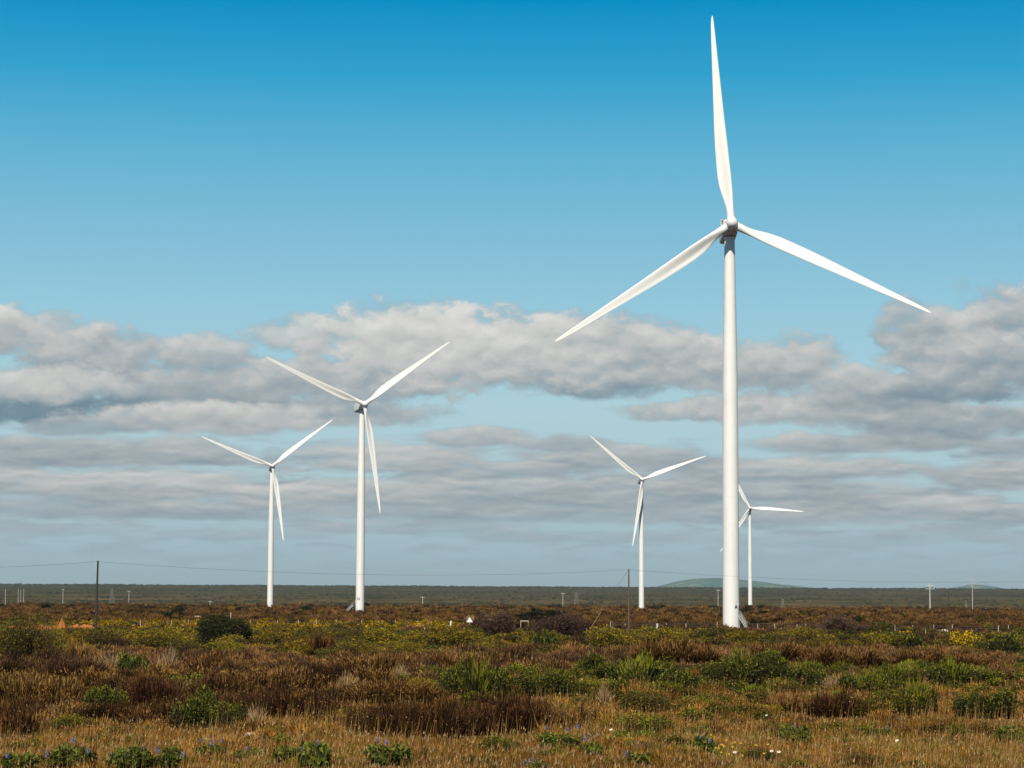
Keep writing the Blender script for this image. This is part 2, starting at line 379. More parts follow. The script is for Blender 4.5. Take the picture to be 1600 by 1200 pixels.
# ------------------------------------------------------------------ wind turbines
HUB_H, OVER, TILT, ROT_R, FWD_TIP = 80.0, 4.2, math.radians(5), 43.1, 1.94
def tower_mesh():
    mb = MB()
    prof = [(1.70, -1.5), (1.70, 0.0), (1.70, 0.25), (1.655, 0.3), (1.63, 15), (1.60, 26.0), (1.612, 26.005), (1.612, 26.12), (1.598, 26.125), (1.56, 38), (1.49, 50), (1.37, 58),
            (1.345, 59.0), (1.357, 59.005), (1.357, 59.12), (1.343, 59.125), (1.20, 67.7), (1.07, 76.0), (1.05, 77.8), (1.16, 77.85), (1.16, 78.3)]
    mb.lathe(prof, 64)
    return mb.mesh('tower', PAINT, True, 30)
def nacelle_mesh():
    mb = MB()
    # rounded-box sections along y (front at -y); sizes half width, bottom, top
    secs = [(-2.55, 1.10, -1.15, 1.15), (-2.3, 1.30, -1.45, 1.40), (-1.6, 1.48, -1.62, 1.60), (2.0, 1.52, -1.70, 1.68), (6.2, 1.50, -1.62, 1.68), (7.4, 1.42, -1.30, 1.62), (7.9, 1.2, -0.95, 1.35)]
    n = 24; vs = []; fs = []
    for (y, hw, zb, zt) in secs:
        for k in range(n):
            t = 6.2831853 * (k + 0.5) / n; c, s = math.cos(t), math.sin(t); e = 0.34
            vs.append((hw * math.copysign(abs(c) ** e, c), y, (zb + zt) / 2 + (zt - zb) / 2 * math.copysign(abs(s) ** e, s)))
    for i in range(len(secs) - 1):
        for k in range(n): fs.append((i * n + k, (i + 1) * n + k, (i + 1) * n + (k + 1) % n, i * n + (k + 1) % n))
    fs += [tuple(range(n)), tuple((len(secs) - 1) * n + k for k in reversed(range(n)))]
    mb.add(vs, fs)
    return mb.mesh('nacelle', PAINT, True, 40)
def hub_mesh():
    mb = MB()
    M = Matrix.Rotation(math.radians(90), 4, 'X')          # lathe axis z -> -y (forward)
    prof = [(0.95, -1.75), (1.18, -1.55), (1.28, -1.2), (1.30, 0.0), (1.27, 0.55), (1.22, 0.75), (1.20, 1.0), (1.12, 1.35), (0.95, 1.70), (0.70, 1.98), (0.38, 2.14), (0.1, 2.19)]
    mb.lathe(prof, 48, M)
    for k in range(3):                                     # blade sockets
        a = math.radians(120 * k)
        R = Matrix.Rotation(a, 4, 'Y')
        mb.lathe([(0.86, 0.6), (0.86, 1.42), (0.82, 1.46)], 32, R)
    return mb.mesh('hub', PAINT, True, 40)
def airfoil(n=28):
    pts = []
    for i in range(n):
        t = 2 * math.pi * i / n
        x = 0.5 * (1 - math.cos(t))                        # 0 leading .. 1 trailing
        th = 0.6 * (1.4845 * math.sqrt(x) - 0.63 * x - 1.758 * x * x + 1.4215 * x ** 3 - 0.5075 * x ** 4)
        q = x / 0.66 if x < 0.66 else (1 - x) / 0.34      # aft-loaded camber: hollow pressure side
        cam_ = q * q * (3 - 2 * q)
        side = 1 if t < math.pi else -1                    # +1 suction side
        pts.append((x, side * th * 0.5, cam_))
    return pts
def blade_mesh():
    AF = airfoil(); n = len(AF)
    st = [(1.30, 1.60, 1.0, 0.5), (2.2, 1.58, 1.0, 0.5), (3.2, 1.62, 0.92, 0.47), (4.8, 1.95, 0.62, 0.42), (6.4, 2.32, 0.44, 0.37), (8.0, 2.62, 0.35, 0.33), (10, 2.78, 0.29, 0.31), (12.5, 2.70, 0.26, 0.29),
          (16, 2.55, 0.23, 0.28), (20, 2.25, 0.21, 0.26), (25, 1.85, 0.19, 0.26), (30, 1.48, 0.18, 0.26), (35, 1.12, 0.17, 0.26), (39, 0.82, 0.16, 0.26), (41.5, 0.58, 0.15, 0.27), (42.6, 0.36, 0.15, 0.3), (43.1, 0.08, 0.15, 0.35)]
    vs = []; fs = []; cols = []
    for (r, ch, tk, ax) in st:
        s = (r - 1.3) / (ROT_R - 1.3)
        tw = math.radians(24 * (1 - min(1, s * 1.15)) ** 1.6 + 3)
        fw = FWD_TIP * (r / ROT_R) ** 1.7
        circ = max(0, min(1, (5.2 - r) / 3.0)) if r > 2.2 else 1.0
        for i, (x, y, cmb) in enumerate(AF):
            t = 2 * math.pi * i / n
            a_x = (ax - x) * ch; a_y = y * ch * (tk / 0.30 if tk < 0.5 else 1) * (0.52 if tk >= 0.5 else 0.62)
            if tk >= 0.5: a_y = y * ch * 1.0 * tk / 0.62
            a_y += cmb * ch * (0.03 + 0.085 * max(0, 1 - abs(r - 9) / 16))
            c_x = 0.8 * math.cos(t); c_y = 0.8 * math.sin(t)
            X = c_x * circ + a_x * (1 - circ); Y = c_y * circ + a_y * (1 - circ)   # X toward leading edge, Y downwind
            lx = X * math.cos(tw) + Y * math.sin(tw)
            ly = -X * math.sin(tw) + Y * math.cos(tw)
            vs.append((lx, ly - fw, r))
    for i in range(len(st) - 1):
        for k in range(n): fs.append((i * n + k, i * n + (k + 1) % n, (i + 1) * n + (k + 1) % n, (i + 1) * n + k))
    fs += [tuple(reversed(range(n))), tuple((len(st) - 1) * n + k for k in range(n))]
    mb = MB(); mb.add(vs, fs)
    return mb.mesh('blade', PAINT, True, 60)
def cooler_mesh():
    mb = MB()
    for sx in (-1, 1): mb.box((sx * 1.28, 4.6, 2.35), (0.10, 0.5, 1.4))
    mb.box((0, 4.6, 3.0), (2.66, 0.5, 0.12)); mb.box((0, 4.6, 2.04), (2.46, 0.5, 0.1))
    mb.cur = 1
    mb.box((0, 4.62, 2.52), (2.44, 0.28, 0.84))
    return mb.mesh('cooler', [PAINT, DARKM])
def mast_mesh():
    mb = MB()
    mb.tube([(-0.7, 6.4, 1.5), (-0.7, 6.4, 3.1), (0.7, 6.4, 3.1), (0.7, 6.4, 1.5)], 0.045, 6)
    return mb.mesh('weather_mast', DARKM)
def bearing_mesh():
    mb = MB(); mb.lathe([(1.22, 78.30), (1.22, 78.42), (1.12, 78.45), (1.12, 78.6)], 40); return mb.mesh('yaw_bearing', DARKM, True)
def door_mesh():
    mb = MB(); pts = []
    for k in range(20):
        a = 6.28318 * k / 20; pts.append((math.copysign(abs(math.cos(a)) ** 0.6, math.cos(a)) * 0.42, math.copysign(abs(math.sin(a)) ** 0.6, math.sin(a)) * 1.05))
    n = 20
    vs = [(x, -1.62, z + 3.6) for x, z in pts] + [(x, -1.74, z + 3.6) for x, z in pts] + [(x * 0.8, -1.74, z * 0.9 + 3.6) for x, z in pts]
    fs = [(k, (k + 1) % n, n + (k + 1) % n, n + k) for k in range(n)] + [(n + k, n + (k + 1) % n, 2 * n + (k + 1) % n, 2 * n + k) for k in range(n)]
    mb.add(vs, fs); mb.cur = 1; mb.add(vs[2 * n:], [tuple(range(n))])
    return mb.mesh('door', [GREYM, DARKM])
def stairs_mesh():
    """outside stair leading up to the door, running out from the tower along -y"""
    mb = MB()
    mb.box((0, -2.3, 2.5), (1.3, 1.2, 0.08))
    for sx in (-0.62, 0.62):
        mb.box((sx, -4.1, 1.25), (0.06, 3.5, 0.26), Matrix.Rotation(math.radians(44), 3, 'X'))
        for k in range(6):
            y = -2.9 - k * 0.5; z = 2.5 - k * 0.5
            mb.tube([(sx, y, z), (sx, y, z + 1.05)], 0.035, 5)
        for hgt in (0.55, 1.05): mb.tube([(sx, -1.8, 2.5 + hgt), (sx, -2.9, 2.5 + hgt), (sx, -5.4, hgt)], 0.035, 5)
        mb.tube([(sx, -2.8, 2.5), (sx, -2.8, -0.5)], 0.05, 5); mb.tube([(sx, -1.9, 2.5), (sx, -1.9, -0.5)], 0.05, 5)
    for k in range(11): mb.box((0, -2.95 - k * 0.235, 2.4 - k * 0.235), (1.2, 0.24, 0.04))
    return mb.mesh('stairs', GREYM)
def glyph_mesh(ch, size):
    cu = bpy.data.curves.new('number_mark', 'FONT'); cu.body = ch; cu.size = size; cu.extrude = 0.02; cu.align_x = 'CENTER'; cu.offset = 0.03
    o = bpy.data.objects.new('tmp', cu); COL.objects.link(o)
    dg = bpy.context.evaluated_depsgraph_get()
    me = bpy.data.meshes.new_from_object(o.evaluated_get(dg)); me.name = 'number_mark'
    bpy.data.objects.remove(o); me.materials.clear(); me.materials.append(DARKM)
    return me
MESH = dict(tower=tower_mesh(), nacelle=nacelle_mesh(), hub=hub_mesh(), blade=blade_mesh(), cooler=cooler_mesh(), weather_mast=mast_mesh(), door=door_mesh(), stairs=stairs_mesh(), yaw_bearing=bearing_mesh())
TURB = [ # x, distance, base z relative to camera, yaw, blade angle, label, stair azimuth, glyph, glyph height, glyph azimuth
    (43.7777, 448.63, -7.177, -0.087, 94.699, 'nearest and tallest white wind turbine, one blade pointing almost straight up', 62, 'A', 3.8, 30),
    (-58.505, 873.72, -8.733, 18.56, 156.68, 'second largest white wind turbine with a stair leaning on the left of its base', -88, 'D', 4.6, -14),
    (-135.692, 1270.7, -11.2, 9.8825, 158.33, 'leftmost white wind turbine, smaller than the one on its right', 150, '7', 3.0, -4),
    (81.8826, 1414.9, -10.814, 4.9558, 140.384, 'white wind turbine right of centre with a blade hanging in front of its tower', 150, None, 0, 0),
    (192.0077, 1810.5, -13.815, -4.7625, 115.867, 'smallest white wind turbine partly hidden behind the nearest tower', 80, None, 0, 0)]
for (x, D, zb, yaw, th, lab, saz, gl, gh, gaz) in TURB:
    root = empty('wind_turbine', (x, D, zb + CAM_Z), lab, 'wind turbine', 'wind turbines on the plain', math.radians(yaw))
    tw = link('tower', MESH['tower'], root)
    link('yaw_bearing', MESH['yaw_bearing'], root)
    rot_rel = Matrix.Rotation(math.radians(saz - yaw), 4, 'Z')
    d = link('door', MESH['door'], tw); d.matrix_local = rot_rel
    s = link('stairs', MESH['stairs'], root); s.matrix_local = rot_rel @ Matrix.Diagonal((1.2, 0.95, 1.0, 1) if gl == 'D' else (0.7, 0.60, 0.95, 1))
    if gl:
        g = link('number_mark', glyph_mesh(gl, 1.35 if gl == 'D' else 0.95), tw)
        g.matrix_local = Matrix.Rotation(math.radians(gaz - yaw), 4, 'Z') @ Matrix.Translation((0, -1.70, gh)) @ Matrix.Rotation(math.radians(90), 4, 'X')
    T = Matrix.Translation((0, 0, HUB_H)) @ Matrix.Rotation(-TILT, 4, 'X')
    nc = link('nacelle', MESH['nacelle'], root); nc.matrix_local = T
    link('cooler', MESH['cooler'], nc); link('weather_mast', MESH['weather_mast'], nc)
    Th = T @ Matrix.Translation((0, -OVER, 0))
    hb = link('hub', MESH['hub'], root); hb.matrix_local = Th @ Matrix.Rotation(math.radians(90 - th), 4, 'Y')
    for k in range(3):
        b = link('blade', MESH['blade'], root); b.matrix_local = Th @ Matrix.Rotation(math.radians(90 - th - 120 * k), 4, 'Y')

# ------------------------------------------------------------------ poles, wires, fence
def wood_pole(px, top_py, D, r, mat, label, lean=0.0, arm=None, name='utility_pole', group=None, cat='utility pole', base_extra=0.4):
    b = on_ground(px, D); t = ray(px, top_py); top = Vector((t[0] / t[1] * D, D, CAM_Z + t[2] / t[1] * D)); h = top.z - b.z
    e = empty(name, b, label, cat, group)
    mb = MB(); mb.tube([(-lean * h * 0, 0, -base_extra), (lean * h * 0.45, 0, h * 0.5), (lean * h, 0, h)], [r, r * 0.85, r * 0.65], 10)
    mb.build('pole', mat, e, True)
    if arm:
        for (dz, hw, tk) in arm:
            mb = MB(); mb.box((lean * h, -r, h - dz), (2 * hw, tk, tk)); mb.build('crossarm', mat, e)
            for s in (-0.92, 0, 0.92):
                mb = MB(); mb.tube([(lean * h + s * hw, -r, h - dz), (lean * h + s * hw, -r, h - dz + tk * 1.7)], tk * 0.35, 6); mb.build('insulator', CONC, e)
    return Vector((top.x + lean * h, top.y, top.z))
p1 = wood_pole(150.5, 876, 292, 0.17, WOODD, 'tall dark wooden pole carrying the wire on the left, before the gray slope', lean=0.012)
p2 = wood_pole(982.5, 889, 345, 0.15, WOODR, 'tall reddish wooden pole carrying the wire left of the nearest turbine', lean=0.0)
p0 = wood_pole(-640, 866, 255, 0.17, WOODD, 'dark wooden pole carrying the wire, left of the picture')
p3 = wood_pole(1900, 893, 420, 0.17, WOODR, 'reddish wooden pole carrying the wire, right of the picture')
def sag(a, b, s, n=60):
    return [a.lerp(b, t) + Vector((0, 0, -4 * s * t * (1 - t))) for t in [i / n for i in range(n + 1)]]
mb = MB()
for a, b, s in ((p0, p1, 1.3), (p1, p2, 1.25), (p2, p3, 1.9)):
    o = Vector((0, 0, -0.12)); mb.tube(sag(a + o, b + o, s), 0.013, 5)
tag(mb.build('overhead_wire', WIRE), 'single thin wire sagging between the tall wooden poles', 'wire')
# guy wire of the pole right of centre, with a pale anchor stake
ga = on_ground(914, 322)
gy = empty('guy_wire', ga, 'slanting guy wire with a pale guard, rising to the reddish pole', 'guy wire')
mb = MB(); d_ = (p2 - ga); mb.tube([(0, 0, 0.0), d_ * 0.97], 0.022, 5); mb.build('cable', WOODR, gy)
mb = MB(); mb.tube([d_ * 0.02, d_ * 0.34], 0.032, 6); mb.build('guard', plain('tan_guard', (0.5, 0.26, 0.14)), gy)
mb = MB(); mb.tube([(0.2, 0, -0.3), (0.2, 0, 1.15)], 0.09, 8); mb.build('stake', CONC, gy)

# far power line: slim pale poles with crossarms, at their distances
FARP = [(8.5, 920, 2900, 0.28, 'pale pole on the far slope at the left edge of the picture'),
        (28.5, 920, 3000, 0.26, 'left pole of the close trio of pale poles on the far slope'),
        (32.5, 922, 3010, 0.26, 'middle pole of the close trio of pale poles on the far slope'),
        (37.0, 920, 3020, 0.26, 'right pole of the close trio of pale poles on the far slope'),
        (98.5, 920, 2300, 0.22, 'pale pole on the slope between the trio and the tall dark wooden pole'),
        (201.5, 923, 2050, 0.20, 'pale pole on the slope just right of the tall dark wooden pole'),
        (328.5, 938.5, 1700, 0.17, 'short pale pole on the slope above the round dark bush'),
        (660.5, 932, 1650, 0.20, 'pale pole with a small crossarm between the second turbine and the centre'),
        (879.5, 926, 1750, 0.18, 'pale pole right of the centre, beside a faint pylon'),
        (1122, 921, 1720, 0.18, 'thin pale pole just left of the nearest tower')]
for (px, ty, D, r, lab) in FARP:
    wood_pole(px, ty, D, r, CONC, lab, arm=[(0.7, 1.5, 0.22)] if px > 90 else None, group='pale power poles on the far slope', cat='power pole', base_extra=2.0)
wa = wood_pole(1453, 910, 1600, 0.38, CONC, 'stout pale power pole with two crossarms at the right', arm=[(2.2, 3.0, 0.3), (4.6, 3.2, 0.3)], cat='power pole', group='pale power poles on the far slope', base_extra=2)
wb = wood_pole(1519.5, 899, 1300, 0.22, GREYM, 'tallest gray power pole with three crossarms at the right, before the small hill', arm=[(2.4, 1.7, 0.2), (4.3, 1.7, 0.2), (6.2, 1.7, 0.2)], cat='power pole', group='pale power poles on the far slope', base_extra=2)
for dz, tx, ty, tD in ((2.4, 1380, 905, 2300), (4.3, 1395, 912, 2300), (6.2, 1405, 916, 2300)):
    for side in (-1, 1):
        mb = MB(); t = ray(tx if side < 0 else 1700 + dz * 4, ty + (10 if side > 0 else 12)); q = Vector((t[0] / t[1] * tD, tD, CAM_Z + t[2] / t[1] * tD))
        mb.tube(sag(wb + Vector((side * 1.5, -0.3, -dz)), q, 10, 40), 0.030, 4)
        tag(mb.build('power_cable', WIRE), 'thin cable sagging %s from the %s crossarm of the tallest gray pole' % ('left' if side < 0 else 'right', {2.4: 'top', 4.3: 'middle', 6.2: 'bottom'}[dz]), 'cable', 'cables of the gray power pole')
DKP = [(80, 942.5, 700, 0.10, 'short dark post with a pale cap near the left edge, on the brown rim'),
       (447.5, 927, 900, 0.11, 'thin dark wooden pole just right of the leftmost turbine'),
       (517.5, 930, 850, 0.12, 'thin dark wooden pole left of the second largest turbine, with a crossarm'),
       (493, 951, 620, 0.06, 'thin low dark pole on the brown plain left of the second largest turbine'),
       (1482, 923, 900, 0.14, 'dark wooden pole between the stout pale pole and the tallest gray pole'),
       (1515, 934, 640, 0.10, 'brown wooden pole close in front of the tallest gray pole'),
       (1565, 935, 800, 0.12, 'brownish wooden pole nearest the right edge'),
       (801.5, 931, 1100, 0.08, 'faint thin pole on the plain at the centre')]
for (px, ty, D, r, lab) in DKP:
    wood_pole(px, ty, D, r, WOODD if px not in (1515, 1565) else WOODR, lab, arm=[(0.5, 1.0, 0.14)] if px in (517.5,) else None, group='dark wooden poles on the brown plain', cat='wooden pole')

PYL = plain('dull_steel', (0.22, 0.22, 0.2), 0.7)
def pylon(px, ty, D, label):
    b = on_ground(px, D); t = ray(px, ty); h = CAM_Z + t[2] / t[1] * D - b.z
    e = empty('lattice_pylon', b, label, 'pylon', 'faint lattice pylons on the far slope')
    mb = MB(); W0, W1 = h * 0.17, h * 0.035
    for sx in (-1, 1):
        for sy in (-1, 1): mb.tube([(sx * W0, sy * W0, -1), (sx * W1, sy * W1, h * 0.8), (sx * W1 * 0.5, sy * W1 * 0.5, h)], 0.17, 4)
    N = 6
    for k in range(N):
        z0, z1 = h * 0.8 * k / N, h * 0.8 * (k + 1) / N; a = W0 + (W1 - W0) * k / N; c = W0 + (W1 - W0) * (k + 1) / N
        for sy in (-1, 1): mb.tube([(-a, sy * a, z0), (c, sy * c, z1)], 0.09, 4); mb.tube([(a, sy * a, z0), (-c, sy * c, z1)], 0.09, 4)
    mb.build('lattice', PYL, e)
    mb = MB(); mb.box((0, 0, h * 0.84), (h * 0.26, 0.3, 0.3)); mb.build('crossarm', PYL, e); mb = MB(); mb.box((0, 0, h * 0.93), (h * 0.18, 0.3, 0.3)); mb.build('crossarm', PYL, e)
pylon(175, 919, 3400, 'faint lattice pylon right of the tall dark wooden pole')
pylon(900.5, 925, 2900, 'faint lattice pylon between the pale pole and the reddish pole')
pylon(1223, 935, 2900, 'faint lattice pylon right of the smallest turbine')
pylon(1509, 938, 3600, 'faintest lattice pylon beside the tallest gray pole')

FEN = [(178, 969.5), (220.6, 969), (269.3, 969.5), (296, 968), (302.5, 971), (391.5, 969.5), (433.7, 969.3), (467.2, 968.5), (494.9, 967.5), (525.8, 968.7), (565.6, 969), (592.6, 969.2),
       (618.4, 968.6), (652.9, 970), (674.5, 971.3), (953.5, 971.5), (976.5, 974.5), (1041, 975), (1072, 978), (1120.5, 972), (1183.5, 977), (1210, 976.5), (1245, 976), (1258.6, 975), (1349.5, 977.5), (1369, 975), (1398, 975.5), (1425.5, 976.5), (1458.5, 976), (1487.5, 975.5), (1559, 977), (1575, 976.5)]
def fence(posts, label, D0, D1):
    e = None; wires = []
    for i, (px, ty) in enumerate(posts):
        D = D0 + (D1 - D0) * i / max(1, len(posts) - 1) + random.uniform(-1.5, 1.5)
        g = on_ground(px, D); t = ray(px, ty); h = CAM_Z + t[2] / t[1] * D - g.z
        h = max(0.9, min(1.7, h))
        if e is None: e = empty('wire_fence', g, label, 'fence'); org = g
        l = g - org; r = random.uniform(0.06, 0.085); ln = random.uniform(-0.06, 0.06)
        mb = MB(); mb.tube([l + Vector((0, 0, -0.3)), l + Vector((ln * h, 0, h))], [r, r * 0.9], 7); mb.build('post', WOODP, e)
        wires.append((l, h))
    for f in (0.3, 0.55, 0.8):
        mb = MB(); mb.tube([a + Vector((0, 0, 1.2 * f)) for a, ha in wires], 0.006, 3); mb.build('fence_wire', GREYM, e)
fence(FEN[:15], 'thin wire fence with pale wooden posts behind the yellow flowers on the left half', 425, 435)
fence(FEN[15:], 'thin wire fence with pale wooden posts before the nearest tower and on the right', 428, 398)
def stake(px, py0, py1, D, r, mat, lean, label):
    g = on_ground(px, D); t = ray(px, py0); h = CAM_Z + t[2] / t[1] * D - g.z
    mb = MB(); mb.tube([(0, 0, -0.3), (lean * h, 0, h)], [r, r * 0.92], 8)
    mb.tube([(lean * h, 0, h), (lean * h, 0, h + 0.02)], [r * 0.92, r * 0.5], 8)
    o = mb.build('marker_post', mat); o.location = g; tag(o, label, 'post', 'single posts standing in the scrub')
stake(204.5, 975.5, 990, 300, 0.07, WOODD, 0.0, 'dark post in the yellow scrub right of the tall dark pole')
stake(525, 982, 991, 330, 0.055, WOODP, 0.0, 'small pale stake in the yellow flowers left of the dark post')
stake(562.8, 977, 997, 270, 0.08, WOODD, 0.0, 'dark post in the yellow flowers below the second largest turbine')
stake(703.5, 970, 982, 405, 0.15, WHITE, 0.12, 'white leaning post at the right end of the yellow flowers')
stake(1027, 974.5, 988, 365, 0.17, CONC, 0.0, 'thick white post standing left of the nearest tower')
stake(1354.5, 983, 990, 355, 0.06, WOODP, 0.0, 'small pale stake in front of the fence on the right')
stake(1478.5, 975, 989, 350, 0.06, WOODD, 0.0, 'dark post beside the pale patch on the right')
stake(1445.5, 984, 992, 330, 0.05, WOODP, 0.0, 'small thin stake left of the dark post on the right')
stake(361, 957, 1000, 262, 0.035, WHITE, 0.0, 'white marker tip rising behind the round dark bush')
stake(664, 980, 990, 345, 0.06, WOODP, 0.02, 'small pale stake among yellow bushes left of the white leaning post')

# small white triangular sign and low pale rails
g = on_ground(734, 420); e = empty('warning_sign', g, 'small white triangular sign in front of the arched straw bush', 'sign')
mb = MB(); mb.add([(-0.62, 0, 1.15), (0.62, 0, 1.15), (0, 0, 2.1), (-0.62, 0.05, 1.15), (0.62, 0.05, 1.15), (0, 0.05, 2.1)], [(0, 1, 2), (5, 4, 3), (0, 3, 4, 1), (1, 4, 5, 2), (2, 5, 3, 0)])
mb.build('board', WHITE, e)
mb = MB(); mb.tube([(0, 0.06, -0.2), (0, 0.06, 1.7)], 0.05, 6); mb.build('post', WOODP, e)
for (a, b, py, D, lab) in ((765, 777, 969, 420, 'low pale horizontal rail right of the white triangular sign'), (783, 793, 969, 420, 'short pale rail, the middle one of three'), (813, 826, 970.5, 415, 'low pale rail above the brown bushes, rightmost of three')):
    r0, r1 = ray(a, py), ray(b, py); A = Vector((r0[0] / r0[1] * D, D, 0)); B = Vector((r1[0] / r1[1] * D, D, 0)); z = CAM_Z + r0[2] / r0[1] * D
    e = empty('pale_rail', (A.x, D, float(H(A.x, D))), lab, 'rail', 'low pale rails on the plain'); z -= e.location.z
    mb = MB(); L = B.x - A.x; mb.tube([(0, 0, z), (L, 0, z)], 0.10, 7); mb.build('rail', WOODP, e)
    for q in (0.05, 0.95): mb = MB(); mb.tube([(L * q, 0, -0.2), (L * q, 0, z)], 0.06, 6); mb.build('leg', WOODP, e)

# ------------------------------------------------------------------ rocks and soil heaps
CLEAR = []
def lump(name, px, py, wpx, hpx, mat, label, cat, group, seed, flat=1.0, depth=0.8):
    g = hit(px, py); D = g.y; W_ = wpx / F_PX * D / 2; Hh = hpx / F_PX * D
    r = np.random.default_rng(seed); vs = []; fs = []; nu, nv = 26, 12
    CLEAR.append((g.x, g.y, W_))
    offs = [(r.uniform(-0.6, 0.6), r.uniform(-0.5, 0.5), r.uniform(0.35, 0.8), r.uniform(0.5, 1.0)) for _ in range(5)]
    nx, ny = 26, 18
    for j in range(ny):
        for i in range(nx):
            u, v = -1 + 2 * i / (nx - 1), -1 + 2 * j / (ny - 1)
            h = 0
            for (ox, oy, rr, hh) in offs: h = max(h, hh * max(0, 1 - ((u - ox) ** 2 + (v - oy) ** 2) / rr ** 2) ** 0.5)
            edge = max(0, 1 - max(abs(u), abs(v)) ** 4)
            h = h ** 0.6 * edge * (0.72 + 0.2 * math.sin(u * 17 + seed) * math.sin(v * 13 + seed * 2) + r.uniform(-0.12, 0.12))
            vs.append((u * W_, v * W_ * depth, h * Hh - 0.06 - (1 - edge) * 0.1))
    for j in range(ny - 1):
        for i in range(nx - 1): fs.append((j * nx + i, j * nx + i + 1, (j + 1) * nx + i + 1, (j + 1) * nx + i))
    mb = MB(); mb.add(vs, fs); o = mb.build(name, mat); o.location = g
    tag(o, label, cat, group)
lump('limestone_rock', 392, 1152, 32, 15, ROCK, 'pale lumpy rock between the green bush and the dry grass', 'rock', 'pale rocks in the grass', 1)
lump('limestone_rock', 278, 1160, 44, 11, ROCK, 'low pale rock just above the lupins, left of the lumpy one', 'rock', 'pale rocks in the grass', 2)
lump('limestone_rock', 440, 1152, 40, 7, ROCK, 'flat pale stone streak right of the lumpy rock', 'rock', 'pale rocks in the grass', 3)
lump('limestone_rock', 978, 1131, 30, 13, ROCK, 'pale pinkish stone in the grass right of centre', 'rock', 'pale rocks in the grass', 4)
lump('soil_heap', 96, 986, 15, 22, SOIL, 'small peaked orange soil heap at the left', 'soil heap', 'orange soil heaps', 5)
lump('soil_heap', 66, 987, 64, 15, SOIL, 'low orange soil heap left of the peaked one', 'soil heap', 'orange soil heaps', 6)
lump('soil_heap', 124, 987, 56, 15, SOIL, 'low orange soil heap right of the peaked one', 'soil heap', 'orange soil heaps', 7)
lump('soil_heap', 26, 987, 46, 13, SOIL, 'faint orange soil heap nearest the left edge', 'soil heap', 'orange soil heaps', 8)
lump('limestone_rock', 251, 990, 9, 4.5, ROCK, 'tiny pale rock in the yellow flowers left of the round dark bush', 'rock', 'pale rocks in the grass', 9)
lump('sand_patch', 309, 966, 18, 4.5, ROCK, 'small pale sandy patch behind the round dark bush', 'sand patch', 'bare pale patches on the plain', 10)
lump('sand_patch', 1473, 988, 26, 7, ROCK, 'pale sandy patch around the dark post on the right', 'sand patch', 'bare pale patches on the plain', 11)

# ------------------------------------------------------------------ plants
def rv(n): # random unit vectors
    v = RNG.normal(size=(n, 3)); return v / np.linalg.norm(v, axis=1, keepdims=True)
def pick(pal, n, jit=0.18):
    pal = np.array(pal); c = pal[RNG.integers(0, len(pal), n)]
    return c * (1 + RNG.uniform(-jit, jit, (n, 1))) * (1 + RNG.uniform(-0.05, 0.05, (n, 3)))
def tri_at(p, s, nrm=None, asp=1.6):
    n = len(p); d = rv(n)
    if nrm is not None: d = d + nrm * 0.6; d /= np.linalg.norm(d, axis=1, keepdims=True)
    a = np.cross(d, rv(n)); a /= np.linalg.norm(a, axis=1, keepdims=True) + 1e-9; b = np.cross(d, a)
    s = np.broadcast_to(np.asarray(s, float), (n,))[:, None]
    return np.stack([p - a * s * 0.5, p + a * s * 0.5, p + b * s * asp], 1)
RUST = [(0.036, 0.016, 0.004), (0.066, 0.031, 0.007), (0.10, 0.050, 0.011), (0.018, 0.009, 0.003)]  # old dark stems, darkened further to paint in the shade at clump bases
RUSTTOP = [(0.29, 0.145, 0.040), (0.20, 0.090, 0.022), (0.38, 0.22, 0.08)]  # pale seed heads, brightened for contrast with the painted-in dark bases
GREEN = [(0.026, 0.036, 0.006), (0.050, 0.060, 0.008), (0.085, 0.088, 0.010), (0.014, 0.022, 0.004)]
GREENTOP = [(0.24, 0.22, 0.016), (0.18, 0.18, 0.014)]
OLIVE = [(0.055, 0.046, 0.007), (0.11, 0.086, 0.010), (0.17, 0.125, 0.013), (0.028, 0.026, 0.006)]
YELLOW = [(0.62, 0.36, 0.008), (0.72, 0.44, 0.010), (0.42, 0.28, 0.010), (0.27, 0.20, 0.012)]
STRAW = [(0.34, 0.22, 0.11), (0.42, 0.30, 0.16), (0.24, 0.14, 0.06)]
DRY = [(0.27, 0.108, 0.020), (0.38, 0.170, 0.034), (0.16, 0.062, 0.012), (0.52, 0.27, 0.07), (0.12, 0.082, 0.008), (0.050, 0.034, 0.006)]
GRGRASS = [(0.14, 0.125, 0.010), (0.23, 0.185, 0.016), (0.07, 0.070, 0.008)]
EVER = [(0.010, 0.014, 0.004), (0.016, 0.021, 0.005), (0.028, 0.031, 0.007)]
